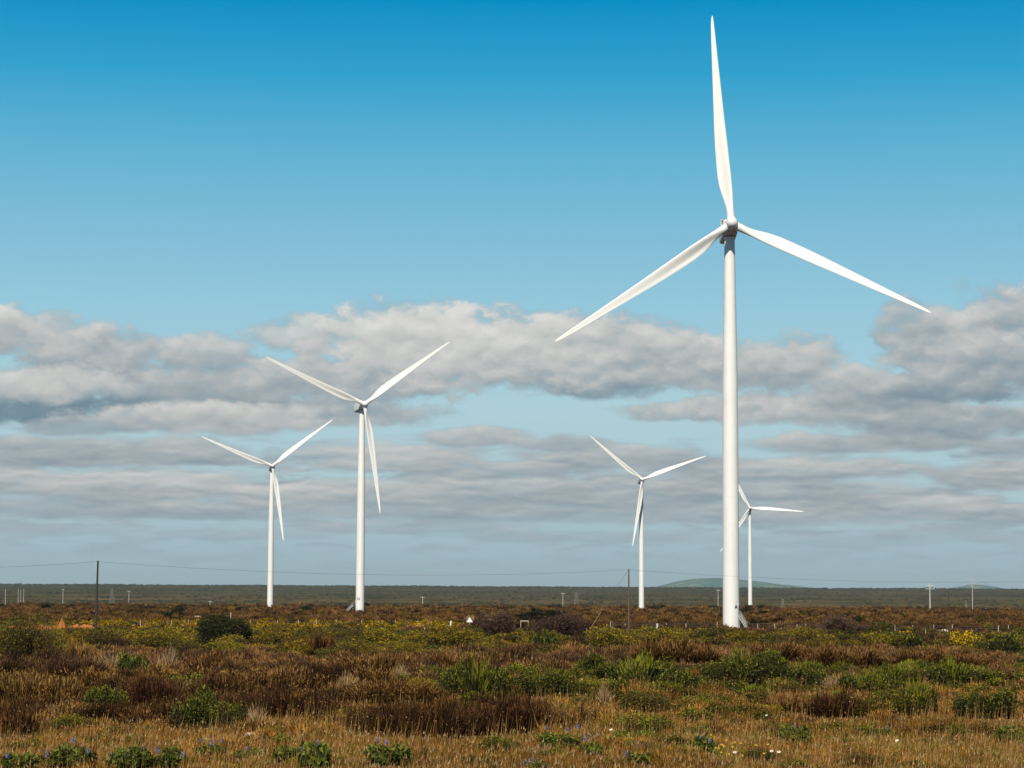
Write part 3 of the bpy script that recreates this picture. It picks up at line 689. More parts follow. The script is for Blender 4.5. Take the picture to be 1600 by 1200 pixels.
def broom(n, w_, pal=RUST, top=RUSTTOP, spread=0.62, topn=0.6):
    """unit clump (half width 1, height 1): stems fanning up from the base, lighter seed heads at the tips"""
    a = RNG.uniform(0, 6.283, n); q = np.sqrt(RNG.uniform(0, 1, n)); f = RNG.uniform(0, 6.283, 5)
    r1 = q * (0.82 + 0.22 * np.cos(a * 2 + f[0]) + 0.12 * np.cos(a * 5 + f[1])) * RNG.uniform(0.8, 1.08, n)
    hz = (1.0 - 0.55 * q ** 2.2) * RNG.uniform(0.5, 1.05, n) ** 0.8 * (0.82 + 0.18 * np.sin(a * 2 + f[2]) * q + 0.16 * np.sin(r1 * np.cos(a) * 5 + f[3]) * np.sin(r1 * np.sin(a) * 5 + f[4]))
    ln = RNG.uniform(0.0, 0.22)
    tip = np.stack([r1 * np.cos(a) + ln * hz, r1 * np.sin(a), hz], 1) + RNG.normal(0, 0.035, (n, 3))
    base = np.stack([r1 * spread * np.cos(a), r1 * spread * np.sin(a), np.full(n, -0.02)], 1) + RNG.normal(0, 0.05, (n, 3)) * (1, 1, 0)
    b0 = base + (tip - base) * RNG.uniform(0, 0.55, (n, 1))
    side = np.cross(tip - base, rv(n)); side /= np.linalg.norm(side, axis=1, keepdims=True) + 1e-9
    T = np.stack([b0 - side * w_, b0 + side * w_, tip], 1); C = pick(pal, n)
    k = int(n * topn)
    if k:
        sel = RNG.integers(0, n, k); pp = tip[sel] - (tip[sel] - base[sel]) * RNG.uniform(0, 0.22, (k, 1))
        up = (tip[sel] - base[sel]); up /= np.linalg.norm(up, axis=1, keepdims=True); sd_ = np.cross(up, rv(k)); sd_ /= np.linalg.norm(sd_, axis=1, keepdims=True) + 1e-9
        L = w_ * RNG.uniform(4, 9, (k, 1))
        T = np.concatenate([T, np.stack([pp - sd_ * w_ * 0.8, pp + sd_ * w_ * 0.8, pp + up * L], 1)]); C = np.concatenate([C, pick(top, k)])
    return T, C
def leafy(n, ls, pal=GREEN, top=GREENTOP, lobes=9, toph=0.62, flat=0.75, twig=0.15):
    """unit bush of many small leaf faces spread through overlapping lobes"""
    La = RNG.uniform(0, 6.283, lobes); Lr = np.sqrt(RNG.uniform(0, 1, lobes)) * 0.62
    cen = np.stack([Lr * np.cos(La), Lr * np.sin(La), RNG.uniform(0.22, 0.62, lobes) * (1.05 - Lr * 0.6)], 1); rad = RNG.uniform(0.24, 0.42, lobes)
    k = RNG.integers(0, lobes, n); d = rv(n); rr = rad[k] * RNG.uniform(0.35, 1.0, n) ** 0.45 * RNG.uniform(0.88, 1.14, n)
    p = cen[k] + d * rr[:, None] * np.array([1, 1, flat + 0.15])
    ok = p[:, 2] > -0.02; p, d = p[ok], d[ok]
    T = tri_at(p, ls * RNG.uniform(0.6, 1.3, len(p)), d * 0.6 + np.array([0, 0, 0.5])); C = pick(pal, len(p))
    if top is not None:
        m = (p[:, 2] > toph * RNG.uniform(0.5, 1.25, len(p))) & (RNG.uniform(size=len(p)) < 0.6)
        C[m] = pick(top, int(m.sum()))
    kt = int(n * twig)
    if kt:
        e = cen[RNG.integers(0, lobes, kt)] + rv(kt) * 0.33; e[:, 2] = np.abs(e[:, 2]) + 0.05
        b = e * np.array([0.35, 0.35, 0.2]); sd_ = np.cross(e - b, rv(kt)); sd_ /= np.linalg.norm(sd_, axis=1, keepdims=True)
        T = np.concatenate([T, np.stack([b - sd_ * ls * 0.18, b + sd_ * ls * 0.18, e * 1.05], 1)]); C = np.concatenate([C, pick([(0.10, 0.06, 0.035), (0.06, 0.035, 0.02)], kt)])
    return T, C
def sprig(n, w_, pal=GREEN, top=GREENTOP):
    """broom-like green bush: upright leafy shoots"""
    T, C = broom(n, w_, pal, top, 0.55, 0.7); return T, C
def kinds(lod):
    """one unit clump of each kind; lod = leaf size relative to the clump"""
    n = int(26 / lod) + 20; L = int(7.5 / lod ** 2) + 20
    return {
        'rust': lambda: broom(n, lod * 0.42),
        'rustdark': lambda: broom(n, lod * 0.42, [(0.034, 0.014, 0.005), (0.022, 0.010, 0.005), (0.05, 0.021, 0.008)], [(0.12, 0.055, 0.02), (0.17, 0.08, 0.03)], 0.62, 0.3),
        'purple': lambda: leafy(int(L * 0.92), lod * 0.8, [(0.05, 0.028, 0.022), (0.085, 0.045, 0.034), (0.12, 0.075, 0.05)], [(0.17, 0.11, 0.08)], twig=0.5),
        'green': lambda: leafy(int(L * 1.08), lod * 0.9, GREEN, GREENTOP),
        'gbroom': lambda: sprig(int(n * 1.1), lod * 0.45),
        'olive': lambda: leafy(int(L * 1.00), lod * 0.85, OLIVE + RUST[:1], [(0.17, 0.14, 0.02), (0.12, 0.10, 0.02)]),
        'yellow': lambda: leafy(int(L * 1.00), lod * 0.85, OLIVE + YELLOW[3:], YELLOW[2:] + OLIVE[2:3], toph=0.40),
        'yflower': lambda: leafy(int(L * 1.00), lod * 0.85, OLIVE + YELLOW[3:], YELLOW[:3], toph=0.18),
        'straw': lambda: broom(int(n * 0.7), lod * 0.4, STRAW, STRAW, 0.3, 0.3),
        'ever': lambda: leafy(int(L * 2.2), lod * 1.0, EVER, [(0.05, 0.05, 0.012), (0.08, 0.07, 0.015), (0.02, 0.03, 0.008), (0.02, 0.025, 0.008)], lobes=22),
        'dry': lambda: broom(int(n * 0.6), lod * 0.38, DRY, DRY, 0.55, 0.3),
    }
# ---- individually recognisable bushes: (photo x, photo y of the foot, width px, height px, kind, name, label)
BUSH = [
    (343, 1008, 98, 48, 'ever', 'round_bush', 'large round dark evergreen bush standing alone left of centre'),
    (48, 1036, 135, 70, 'olive', 'twiggy_bush', 'big dark twiggy bush at the left edge below the orange soil'),
    (60, 1104, 150, 58, 'rust', 'rust_bush', 'broad rust-brown bush at the left edge above the darkest corner bush'),
    (22, 1156, 92, 52, 'rustdark', 'rust_bush', 'dark bush with pinkish tips in the lower left corner'),
    (232, 1110, 118, 62, 'rustdark', 'rust_bush', 'dark rust bush right behind the small green bush on the left'),
    (165, 1117, 66, 40, 'green', 'green_bush', 'small green bush between two dark rust bushes on the left'),
    (323, 1141, 116, 52, 'green', 'green_bush', 'rounded green bush just above the pale rock'),
    (205, 1056, 46, 26, 'green', 'green_bush', 'little green bush among the straw tufts on the left'),
    (180, 1054, 84, 34, 'straw', 'straw_tuft', 'pale arching straw tuft left of the little green bush'),
    (262, 1052, 66, 34, 'straw', 'straw_tuft', 'pale pinkish straw tuft right of the little green bush'),
    (85, 1062, 60, 20, 'straw', 'straw_tuft', 'low pale dead twigs under the big twiggy bush'),
    (350, 1095, 130, 46, 'rustdark', 'rust_bush', 'dark rust bush above the rounded green bush'),
    (445, 1122, 170, 60, 'rustdark', 'rust_bush', 'wide dark brown bush above the flat pale stone'),
    (440, 1080, 150, 40, 'rust', 'rust_bush', 'reddish bush behind the wide dark brown one'),
    (645, 1152, 210, 76, 'rustdark', 'rust_bush', 'largest dark brown bush low in the centre'),
    (620, 1100, 200, 42, 'rust', 'rust_bush', 'reddish bush behind the largest dark brown one'),
    (790, 1148, 150, 66, 'rustdark', 'rust_bush', 'dark brown bush right of the largest one'),
    (905, 1140, 110, 46, 'rust', 'rust_bush', 'reddish bush left of the pinkish stone'),
    (500, 1024, 62, 28, 'rustdark', 'rust_bush', 'small dark bush right of the round evergreen bush'),
    (590, 1056, 150, 34, 'rust', 'rust_bush', 'low rust bush in the middle distance below the second turbine'),
    (735, 1050, 150, 32, 'rust', 'rust_bush', 'low rust bush in the middle distance at the centre'),
    (340, 1052, 120, 30, 'rust', 'rust_bush', 'low reddish bush below the round evergreen bush'),
    (625, 1068, 46, 32, 'straw', 'straw_tuft', 'pale cream tuft in the centre left'),
    (655, 1088, 90, 32, 'yellow', 'yellow_bush', 'yellow-green bush right under the pale cream tuft'),
    (745, 1092, 110, 50, 'gbroom', 'green_bush', 'olive green broom bush at the centre'),
    (790, 1082, 26, 28, 'straw', 'straw_tuft', 'narrow pale tuft between two green bushes at the centre'),
    (850, 1090, 120, 42, 'gbroom', 'green_bush', 'dark green broom bush right of the narrow pale tuft'),
    (540, 1082, 60, 34, 'straw', 'straw_tuft', 'pinkish dry tuft behind the dark brown bushes, centre left'),
    (400, 1132, 34, 34, 'straw', 'straw_tuft', 'pinkish dry tuft right of the rounded green bush'),
    (850, 1018, 46, 27, 'green', 'green_bush', 'small dark green bush in the middle distance, right of centre'),
    (780, 994, 90, 34, 'purple', 'twiggy_bush', 'dark brown twiggy bush just below the pale rails'),
    (872, 1000, 130, 40, 'purple', 'twiggy_bush', 'purple-brown twiggy bush below the guy wire'),
    (905, 993, 60, 26, 'rustdark', 'rust_bush', 'dark domed bush at the foot of the guy wire'),
    (925, 1058, 52, 26, 'green', 'green_bush', 'small bluish green bush right of centre'),
    (1000, 1072, 110, 44, 'gbroom', 'green_bush', 'bright green broom bush with dark hollows, right of centre'),
    (1075, 1082, 90, 34, 'green', 'green_bush', 'low leafy green bush between two taller ones, right of centre'),
    (945, 1100, 40, 32, 'straw', 'straw_tuft', 'small pinkish tuft below the bluish green bush'),
    (1010, 1112, 120, 36, 'olive', 'olive_bush', 'low dark olive bush under the bright green broom'),
    (1170, 1076, 140, 54, 'gbroom', 'green_bush', 'widest green bush below the nearest tower'),
    (1262, 1074, 66, 32, 'green', 'green_bush', 'rounded gray-green bush right of the widest green one'),
    (1300, 1080, 36, 30, 'straw', 'straw_tuft', 'brownish dry tuft between two green bushes on the right'),
    (1355, 1090, 92, 36, 'gbroom', 'green_bush', 'bright grass-green bush on the right'),
    (1310, 1122, 120, 48, 'rustdark', 'rust_bush', 'dark brown bush in front of the bright grass-green one'),
    (1228, 1114, 76, 36, 'rust', 'rust_bush', 'brown bush left of the dark one on the right'),
    (1432, 1112, 62, 40, 'gbroom', 'green_bush', 'upright green broom bush on the right'),
    (1488, 1072, 84, 38, 'gbroom', 'green_bush', 'dark green bush behind the pale dry grass at the right'),
    (1540, 1124, 108, 46, 'green', 'green_bush', 'big leafy green bush near the right edge'),
    (1565, 1024, 72, 26, 'green', 'green_bush', 'dark green bush at the right edge in the middle distance'),
    (1422, 1013, 44, 20, 'green', 'green_bush', 'little green bush left of the brightest yellow one'),
    (1505, 1015, 62, 30, 'yflower', 'yellow_bush', 'brightest yellow flowering bush on the right'),
    (1368, 1014, 72, 26, 'yellow', 'yellow_bush', 'yellow-green bush left of the little green one'),
    (1255, 1008, 86, 24, 'yellow', 'yellow_bush', 'yellow-green bush right of the nearest tower'),
    (1160, 1008, 80, 22, 'yellow', 'yellow_bush', 'yellow-green bush right under the nearest tower'),
    (1075, 1004, 74, 22, 'yellow', 'yellow_bush', 'yellow-green bush left of the nearest tower'),
    (945, 1014, 90, 34, 'yellow', 'yellow_bush', 'tall yellow-green bush left of the thick white post'),
    (1020, 1010, 80, 28, 'yellow', 'yellow_bush', 'yellow-green bush under the thick white post'),
    (1315, 990, 74, 30, 'purple', 'twiggy_bush', 'bare purple-brown bush on the right behind the yellow ones'),
    (1375, 988, 60, 18, 'olive', 'olive_bush', 'olive bush by the leaning fence post on the right'),
    (1540, 985, 26, 12, 'yellow', 'yellow_bush', 'tiny yellow-green bush by the fence at the far right'),
    (735, 973, 24, 11, 'straw', 'straw_tuft', 'arched straw-yellow bush behind the white triangular sign'),
    (1060, 1036, 170, 34, 'rust', 'rust_bush', 'long low rust bush below the thick white post'),
    (1215, 1034, 140, 28, 'rust', 'rust_bush', 'low rust bush below the nearest tower'),
    (1320, 1044, 150, 34, 'rust', 'rust_bush', 'low rust bush right of centre under the yellow ones'),
    (1460, 1044, 160, 28, 'rust', 'rust_bush', 'low rust bush near the right edge'),
    (1350, 1204, 120, 30, 'olive', 'olive_bush', 'low dark olive bush at the bottom edge on the right'),
    (245, 1012, 90, 26, 'yellow', 'yellow_bush', 'yellow-green bush left of the round evergreen bush'),
    (345, 1020, 60, 20, 'yellow', 'yellow_bush', 'yellow-green bush in front of the round evergreen bush'),
    (150, 1014, 90, 26, 'olive', 'olive_bush', 'olive bush below the tall dark pole'),
    (130, 1040, 70, 28, 'rust', 'rust_bush', 'brown bush right of the big dark twiggy one'),
    (700, 1012, 120, 26, 'yellow', 'yellow_bush', 'yellow-green bush below the white leaning post'),
    (590, 1008, 90, 22, 'yellow', 'yellow_bush', 'yellow-green bush below the dark post'),
    (430, 1010, 80, 24, 'yellow', 'yellow_bush', 'yellow-green bush right of the round evergreen bush'),
    (930, 970 , 22, 6, 'olive', 'olive_bush', 'tiny dark bush on the brown plain left of the reddish pole'),
    (1022, 952, 17, 6, 'ever', 'round_bush', 'tiny dark bush on the rim beside the fourth tower'),
    (1231, 963, 15, 5, 'ever', 'round_bush', 'tiny dark round bush on the brown plain right of the smallest turbine'),
    (478, 955, 24, 8, 'ever', 'round_bush', 'dark mound of bush between the leftmost turbine and the next'),
    (380, 954, 26, 6, 'ever', 'round_bush', 'low dark bush on the slope left of the leftmost turbine'),
]
MATK = {'ever': GLOSSY, 'green': LEAF, 'gbroom': LEAF, 'olive': LEAF, 'yellow': LEAF, 'yflower': LEAF}
def add_bush(px, py, wpx, hpx, kind, name, label):
    g = hit(px, py); D = g.y; hw = wpx / F_PX * D / 2; hh = hpx / F_PX * D * (1.15 if D < 110 else 1.4)
    if kind in ('green', 'gbroom', 'ever'): hw *= 1.12; hh *= 1.25 if kind != 'ever' else 0.92
    pix = D / 2245.0                                    # size of one render pixel there
    lod = max(0.012, min(0.09, 1.25 * pix / max(hw, 0.3)))
    hor = max(1.0, wpx / hpx / 3.4)                     # wide hedge-like ones are several clumps
    Ts, Cs = [], []
    m = max(3 if kind in ('rust', 'rustdark', 'gbroom', 'green') and hw > 0.5 else 1, int(round(hor + 0.3)))
    for k in range(m):
        kk_ = 'green' if kind == 'gbroom' and k % 2 == 0 else kind
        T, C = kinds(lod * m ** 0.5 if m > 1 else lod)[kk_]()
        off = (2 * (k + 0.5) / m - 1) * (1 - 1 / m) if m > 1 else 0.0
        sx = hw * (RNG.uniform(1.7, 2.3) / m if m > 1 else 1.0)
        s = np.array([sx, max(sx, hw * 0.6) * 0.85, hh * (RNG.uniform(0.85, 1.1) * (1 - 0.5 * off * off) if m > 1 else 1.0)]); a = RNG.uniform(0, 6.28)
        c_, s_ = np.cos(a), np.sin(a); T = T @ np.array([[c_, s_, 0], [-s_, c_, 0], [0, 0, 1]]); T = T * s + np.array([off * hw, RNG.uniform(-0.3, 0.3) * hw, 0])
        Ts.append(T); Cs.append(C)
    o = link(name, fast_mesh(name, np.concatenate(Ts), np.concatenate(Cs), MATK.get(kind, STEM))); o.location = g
    tag(o, label, {'round_bush': 'bush', 'straw_tuft': 'dry tuft'}.get(name, 'bush'), 'bushes and tufts of the heath')
    return g, hw
OCC = []
for b in BUSH:
    g, hw = add_bush(*b); OCC.append((g.x, g.y, hw))

def lupin(px, py, wpx, hpx, spikes, label):
    g = hit(px, py); D = g.y; hw = wpx / F_PX * D / 2; hh = hpx / F_PX * D
    CLEAR.append((g.x, g.y, hw * 1.15))
    e = empty('lupin_plant', g, label, 'lupin', 'blue lupins in the foreground')
    T, C = leafy(int(900 + hw * 2200), 0.042 / hw, [(0.045, 0.068, 0.008), (0.08, 0.108, 0.010), (0.13, 0.155, 0.016), (0.02, 0.034, 0.005)], [(0.22, 0.22, 0.03)], lobes=10, flat=0.6)
    link('foliage', fast_mesh('foliage', T * np.array([hw * 1.25, hw, hh * RNG.uniform(1.25, 1.6)]), C, LEAF), e)
    for (dx, dz) in spikes:
        dx += RNG.uniform(-5, 5); dz *= RNG.uniform(0.72, 1.05)
        x = dx / F_PX * D; z0 = dz / F_PX * D; n = 70
        L = RNG.uniform(0.06, 0.13); t = RNG.uniform(0, 1, n); a = RNG.uniform(0, 6.28, n); r = 0.024 * (1 - t * 0.75)
        p = np.stack([x + r * np.cos(a), -0.1 + r * np.sin(a), z0 - L * 0.5 + t * L], 1)
        c = pick([(0.17, 0.20, 0.42), (0.24, 0.26, 0.46), (0.42, 0.42, 0.55), (0.12, 0.13, 0.30)], n)
        st = np.array([[[x - 0.006, -0.1, 0], [x + 0.006, -0.1, 0], [x, -0.1, z0]]])
        link('flower_spike', fast_mesh('flower_spike', np.concatenate([tri_at(p, 0.018), st]), np.concatenate([c, [[0.06, 0.1, 0.03]]]), FLOWER), e)
LUP = [(112, 1202, 84, 34, [(-22, 32), (0, 44), (-38, 24), (30, 34)], 'wide lupin clump at the bottom left'),
       (30, 1206, 60, 24, [(-14, 28), (4, 16)], 'lupin clump in the bottom left corner'),
       (205, 1206, 70, 32, [(-25, 24), (0, 30), (18, 34)], 'lupin clump second from the left, with yellowish leaves'),
       (268, 1204, 62, 30, [(-18, 34), (14, 30), (0, 22)], 'lupin clump right below the low pale rock'),
       (332, 1183, 58, 22, [(-14, 28), (12, 26), (0, 22)], 'lupin clump between the low pale rock and the lumpy one'),
       (392, 1188, 44, 22, [(-4, 18)], 'small lupin clump under the lumpy rock'),
       (448, 1192, 44, 24, [(-4, 18), (18, 12)], 'lupin clump under the flat pale stone'),
       (496, 1202, 52, 42, [(-20, 30), (-2, 46), (-14, 12)], 'tall narrow lupin clump left of centre'),
       (606, 1196, 64, 34, [(-14, 42), (-2, 42)], 'lupin clump with two blue spikes below the largest brown bush'),
       (870, 1172, 70, 26, [(-14, 36), (14, 32), (30, 40)], 'lupin clump with the tallest blue spikes, right of centre'),
       (925, 1180, 40, 16, [(-6, 26)], 'small lupin clump right of the one with tallest spikes'),
       (832, 1204, 50, 14, [(-16, 12), (0, 16)], 'low lupin clump at the bottom edge near the centre'),
       (1000, 1194, 50, 18, [(-22, 20), (2, 12)], 'thin lupin clump left of the yellow daisies'),
       (1096, 1176, 32, 22, [(-1, 26), (16, 24)], 'dark lupin clump beside the yellow daisies'),
       (1235, 1163, 62, 30, [(10, 36), (24, 26)], 'lupin clump right of the yellow daisies'),
       (1385, 1152, 22, 12, [(-1, 16)], 'tiny lupin clump in the grass on the right'),
       (1582, 1168, 56, 32, [(0, 30), (18, 30)], 'lupin clump at the right edge')]
for l in LUP: lupin(*l)

# ---- heath: everything between them, which nobody could count
def noise2(px, py, s, seed): return wav(px, py * 2.6, s, seed)
def fill(zone, dmin, dmax, count, size, lodpx, chooser, name, label, mat, tone=1.0):
    """clumps scattered over the ground between two distances, evenly as seen from the road"""
    cache = {}; T_all, C_all = [], []
    # rows as seen: y row is about 922 + 3508*h/D
    for i in range(count):
        u = RNG.uniform(1 / dmax, 1 / dmin); D = 1 / u
        x = RNG.uniform(-0.30, 0.30) * D
        z = float(H(x, D)); k = F_PX / D
        px, py = 800 + x * k, 922 + (CAM_Z - z) * k
        kind, sc = chooser(px, py)
        if kind is None: continue
        if kind == 'gbroom' and RNG.uniform() < 0.75: kind = 'green'; sc *= 0.85
        if D < 110 and kind in ('rust', 'dry') and RNG.uniform() < 0.10: kind = 'green'; sc *= 1.15
        if D < 110 and kind == 'dry' and RNG.uniform() < 0.12: kind = 'yellow'; sc *= 0.8
        hit_b = False
        for (ox, oy, ow) in OCC:
            if abs(x - ox) < ow * 0.8 and -ow * 0.7 - oy * 0.10 < D - oy < ow * 0.8: hit_b = True; break
        for (ox, oy, ow) in CLEAR:
            if abs(x - ox) < ow and -ow - oy * 0.08 < D - oy < ow * 0.5: hit_b = True; break
        if hit_b: continue
        hw = size(D) * sc * RNG.uniform(0.6, 1.3) * (1 + 0.45 * float(wav(x, D, 16 if D < 110 else 45, 61)))
        lod = max(0.02, min(0.3, lodpx * D / 2245.0 / hw)); q = round(math.log(lod) * 3)
        key = (kind, q)
        if key not in cache: cache[key] = [kinds(math.exp(q / 3))[kind]() for _ in range(5)]
        T, C = cache[key][RNG.integers(0, 5)]
        a = RNG.uniform(0, 6.28); c_, s_ = np.cos(a), np.sin(a)
        T = T @ np.array([[c_, s_, 0], [-s_, c_, 0], [0, 0, 1]])
        asp = {'straw': 0.9, 'dry': 0.8}.get(kind, 0.72) * RNG.uniform(0.75, 1.2)
        T_all.append(T * np.array([hw, hw, hw * asp]) + np.array([x, D, z])); C_all.append(C * tone * RNG.uniform(0.55, 1.35) * (1 + 0.3 * float(wav(x, D, 22 if D < 110 else 60, 63))) * RNG.uniform(0.94, 1.06, 3))
    T = np.concatenate(T_all); C = np.concatenate(C_all)
    tag(link(name, fast_mesh(name, T, C, mat)), label, 'ground cover', None, 'stuff')
def ch_near(px, py):
    n = noise2(px, py, 260, 21) + noise2(px, py, 90, 22) * 0.7
    r = RNG.uniform()
    left = px < 860 + 60 * math.sin(py * 0.05)
    if py > 1150: return ('dry', 0.55) if r < 0.42 else ('olive', 0.34) if r < (0.72 if px > 1150 else 0.52) else ('rustdark', 0.35) if r < 0.78 else ('gbroom', 0.3) if n > 0.2 else ('straw', 0.35) if r > 0.93 else (None, 0)
    if py > 1085:
        if left: return ('rustdark', 1.15) if n > -0.25 and py < 1142 and r < 0.8 else ('dry', 0.8) if r < 0.6 else ('rust', 0.7) if r < 0.85 else ('olive', 0.5)
        return ('olive', 0.75) if n > 0.25 and r < 0.7 else ('dry', 0.8) if r < 0.62 else ('rust', 0.7) if r < 0.8 else ('gbroom', 0.6) if n > 0 else ('rustdark', 0.6)
    if py > 1040:
        if left: return ('rustdark', 1.55) if r < 0.30 else ('rust', 1.25) if r < 0.70 else ('straw', 0.65) if r < 0.82 else ('gbroom', 0.9) if n > 0.1 else ('dry', 0.8)
        return ('gbroom', 1.1) if n > -0.15 and r < 0.55 else ('olive', 0.9) if r < 0.66 else ('dry', 0.9) if r < 0.8 else ('rust', 0.9) if r < 0.95 else ('straw', 0.7)
    if py < 1010 + (18 if px < 780 else 4) + 8 * n: return ch_gold(px, py, n)
    if py > 1008: return ('rustdark', 1.1) if r < 0.2 else ('olive', 1.1) if r < 0.34 and n > -0.2 else ('rust', 1.15) if r < 0.64 else ('dry', 0.9) if r < 0.8 else ('olive', 0.9) if r < 0.92 else ('yellow', 0.8) if n > 0 else ('purple', 0.9)
    return ch_mid(px, py)
def ch_gold(px, y, n):
    r = RNG.uniform()
    if n > 0.55: return ('rustdark', 1.2) if r < 0.5 else ('olive', 1.5)
    if n < -0.6: return ('purple', 1.0) if r < 0.4 else ('rust', 1.2)
    g_ = min(1.0, max(0.45, (y - 972) / 26))
    return ('yellow', 1.7 * g_) if r < 0.40 else ('yflower', 1.2 * g_) if r < 0.50 else ('rustdark', 1.4 * g_) if r < 0.62 else ('green', 1.5 * g_) if r < 0.70 else ('olive', 1.7 * g_) if r < 0.88 else ('dry', 1.0) if r < 0.92 else ('gbroom', 1.2)
def ch_mid(px, py):
    n = noise2(px, py, 200, 31) + noise2(px, py, 70, 32) * 0.6; r = RNG.uniform()
    y = py
    if y > 1012: return ch_near(px, py)
    if y > 986: return ch_gold(px, y, n)
    if y > 2000: return ('yellow', 1.7) if n + (0.4 if px > 400 else 0.2) > 0 and r < 0.56 else ('yflower', 1.2) if r < 0.66 and n > -0.3 else ('olive', 1.6) if r < 0.74 else ('rust', 0.9) if r < 0.85 else ('purple', 0.9)
    if y > 976:
        if px < 720: return ('yflower', 1.05) if r < 0.72 and px > 130 else ('yellow', 1.1) if r < 0.8 else ('olive', 1.1) if r < 0.88 else ('dry', 0.8)
        return ('rustdark', 0.9) if r < 0.5 else ('purple', 0.9) if r < 0.8 else ('yellow', 0.7)
    if y > 972 and px > 950: return ('straw', 0.5) if r < 0.14 else ('yellow', 0.5) if r < 0.32 else ('dry', 0.6) if r < 0.6 else ('rust', 0.7)
    if n > 0.5 and r < 0.35: return ('ever', 1.1)
    return ('rust', 0.75) if r < 0.46 else ('dry', 0.6) if r < 0.68 else ('straw', 0.4) if r < 0.72 else ('rustdark', 0.8) if r < 0.9 else ('olive', 0.9)
for (x_, D_) in [(43.8, 448.6), (-58.5, 873.7), (44.6, 430)]: CLEAR.append((x_, D_, 4.0 if D_ < 800 else 3.0))
fill('near', 34, 110, 2700, lambda D: 0.48 + D * 0.0045, 1.3, ch_near, 'near_scrub', 'brown and green heath scrub in the foreground', STEM)
fill('mid', 110, 420, 7500, lambda D: 0.62 + D * 0.0018, 1.3, ch_mid, 'flowering_scrub', 'brown heath scrub with yellow flowering bushes in the middle distance', LEAF)
fill('far', 420, 1950, 10000, lambda D: 0.7 + D * 0.0014, 1.3, ch_mid, 'brown_scrub', 'low brown scrub covering the plain around the turbines', STEM, 0.62)

def far_scrub():
    N = 20000
    D = 1 / RNG.uniform(1 / 9300, 1 / 2500, N); D[:4500] = RNG.uniform(8300, 9250, 4500)
    x = RNG.uniform(-0.27, 0.27, N) * D; z = H(x, D)
    keep = (wav(x, D, 300, 41) + wav(x, D, 900, 42) + RNG.normal(0, 0.25, N) > 0.18) | (D > 8300)
    x, D, z = x[keep], D[keep], z[keep]; N = len(x)
    R_ = RNG.uniform(1.2, 3.2, N) * (1 + D / 9000); Hh = R_ * RNG.uniform(0.35, 0.7, N)
    big = RNG.uniform(size=N) < 0.035; Hh[big] *= 2.3
    K_ = 18; p = rv(N * K_).reshape(N, K_, 3); p[:, :, 2] = np.abs(p[:, :, 2])
    c = np.stack([x, D, z], 1)[:, None, :] + p * np.stack([R_, R_, Hh], 1)[:, None, :] * RNG.uniform(0.6, 1.05, (N, K_, 1))
    T = tri_at(c.reshape(-1, 3), np.repeat(R_ * 0.42, K_), p.reshape(-1, 3) * 2)
    C = np.repeat(pick([(0.024, 0.030, 0.015), (0.042, 0.044, 0.020), (0.070, 0.058, 0.028)], N), K_, 0)
    tag(link('distant_scrub', fast_mesh('distant_scrub', T, C, STEM)), 'dark scrub spread over the far slope and along the skyline', 'ground cover', None, 'stuff')
far_scrub()

# ------------------------------------------------------------------ lupins, daisies
def daisy_mesh(petal, centre, r):
    mb = MB(); n = 11
    mb.tube([(0, 0, 0), (0.02, 0, 0.5)], 0.004, 4)
    mb.cur = 1
    for k in range(n):
        a = 6.283 * k / n; c, s = math.cos(a), math.sin(a); w2 = r * 0.3
        P = lambda d, q: (0.02 + c * d - s * q, (s * d + c * q) * 0.8 - 0.015, 0.5 + 0.35 * (s * d + c * q) + 0.01)
        mb.add([P(0.15 * r, -w2 * 0.5), P(0.75 * r, -w2), P(r, 0), P(0.75 * r, w2), P(0.15 * r, w2 * 0.5)], [(0, 1, 2, 3, 4)])
    mb.cur = 2; mb.lathe([(r * 0.3, 0.505), (r * 0.25, 0.53), (r * 0.1, 0.54)], 8, Matrix.Translation((0.02, -0.02, 0)))
    return mb.mesh('daisy', [plain('daisy_stalk', (0.06, 0.1, 0.03)), petal, centre])
YD = daisy_mesh(plain('yellow_petals', (0.75, 0.50, 0.02), 0.7), plain('yellow_centre', (0.5, 0.25, 0.02)), 0.034)
WD = daisy_mesh(plain('white_petals', (0.85, 0.80, 0.76), 0.7), plain('daisy_centre', (0.5, 0.3, 0.05)), 0.05)
yl = [(1110, 1153), (1133, 1154), (1129, 1163), (1126, 1166), (1117, 1169), (1157, 1162), (1180, 1167), (1130, 1173), (1144, 1172), (1126, 1175), (1122, 1178), (1147, 1166), (1199, 1163), (1193, 1185), (1160, 1181), (1138, 1179)]
for i, (px, py) in enumerate(yl):
    g = hit(px, py + 36); o = link('yellow_daisy', YD); o.location = g; o.rotation_euler = (0, 0, random.uniform(-0.5, 0.5)); s = random.uniform(0.7, 0.95); o.scale = (s * 0.75, s * 0.75, s)
    tag(o, 'small yellow daisy in the loose patch beside the dark lupin clump', 'daisy', 'yellow daisies in the grass')
wl = [(1147, 1192, 'white flower nearest the yellow daisies, at the bottom edge'), (1197, 1117, 'white flower high in the grass below the widest green bush'), (954, 1148, 'tiny white flower below the pinkish stone'),
      (1401, 1166, 'white flower in the grass below the upright green broom bush'), (1205, 1189, 'left one of two white flowers at the bottom right of centre'), (1216, 1191, 'right one of two white flowers at the bottom right of centre')]
for (px, py, lab) in wl:
    g = hit(px, py + 36); o = link('white_daisy', WD); o.location = g; o.scale = (0.62, 0.62, 1.0); o.rotation_euler = (0, 0, random.uniform(-0.5, 0.5))
    tag(o, lab, 'daisy', 'white flowers in the grass')

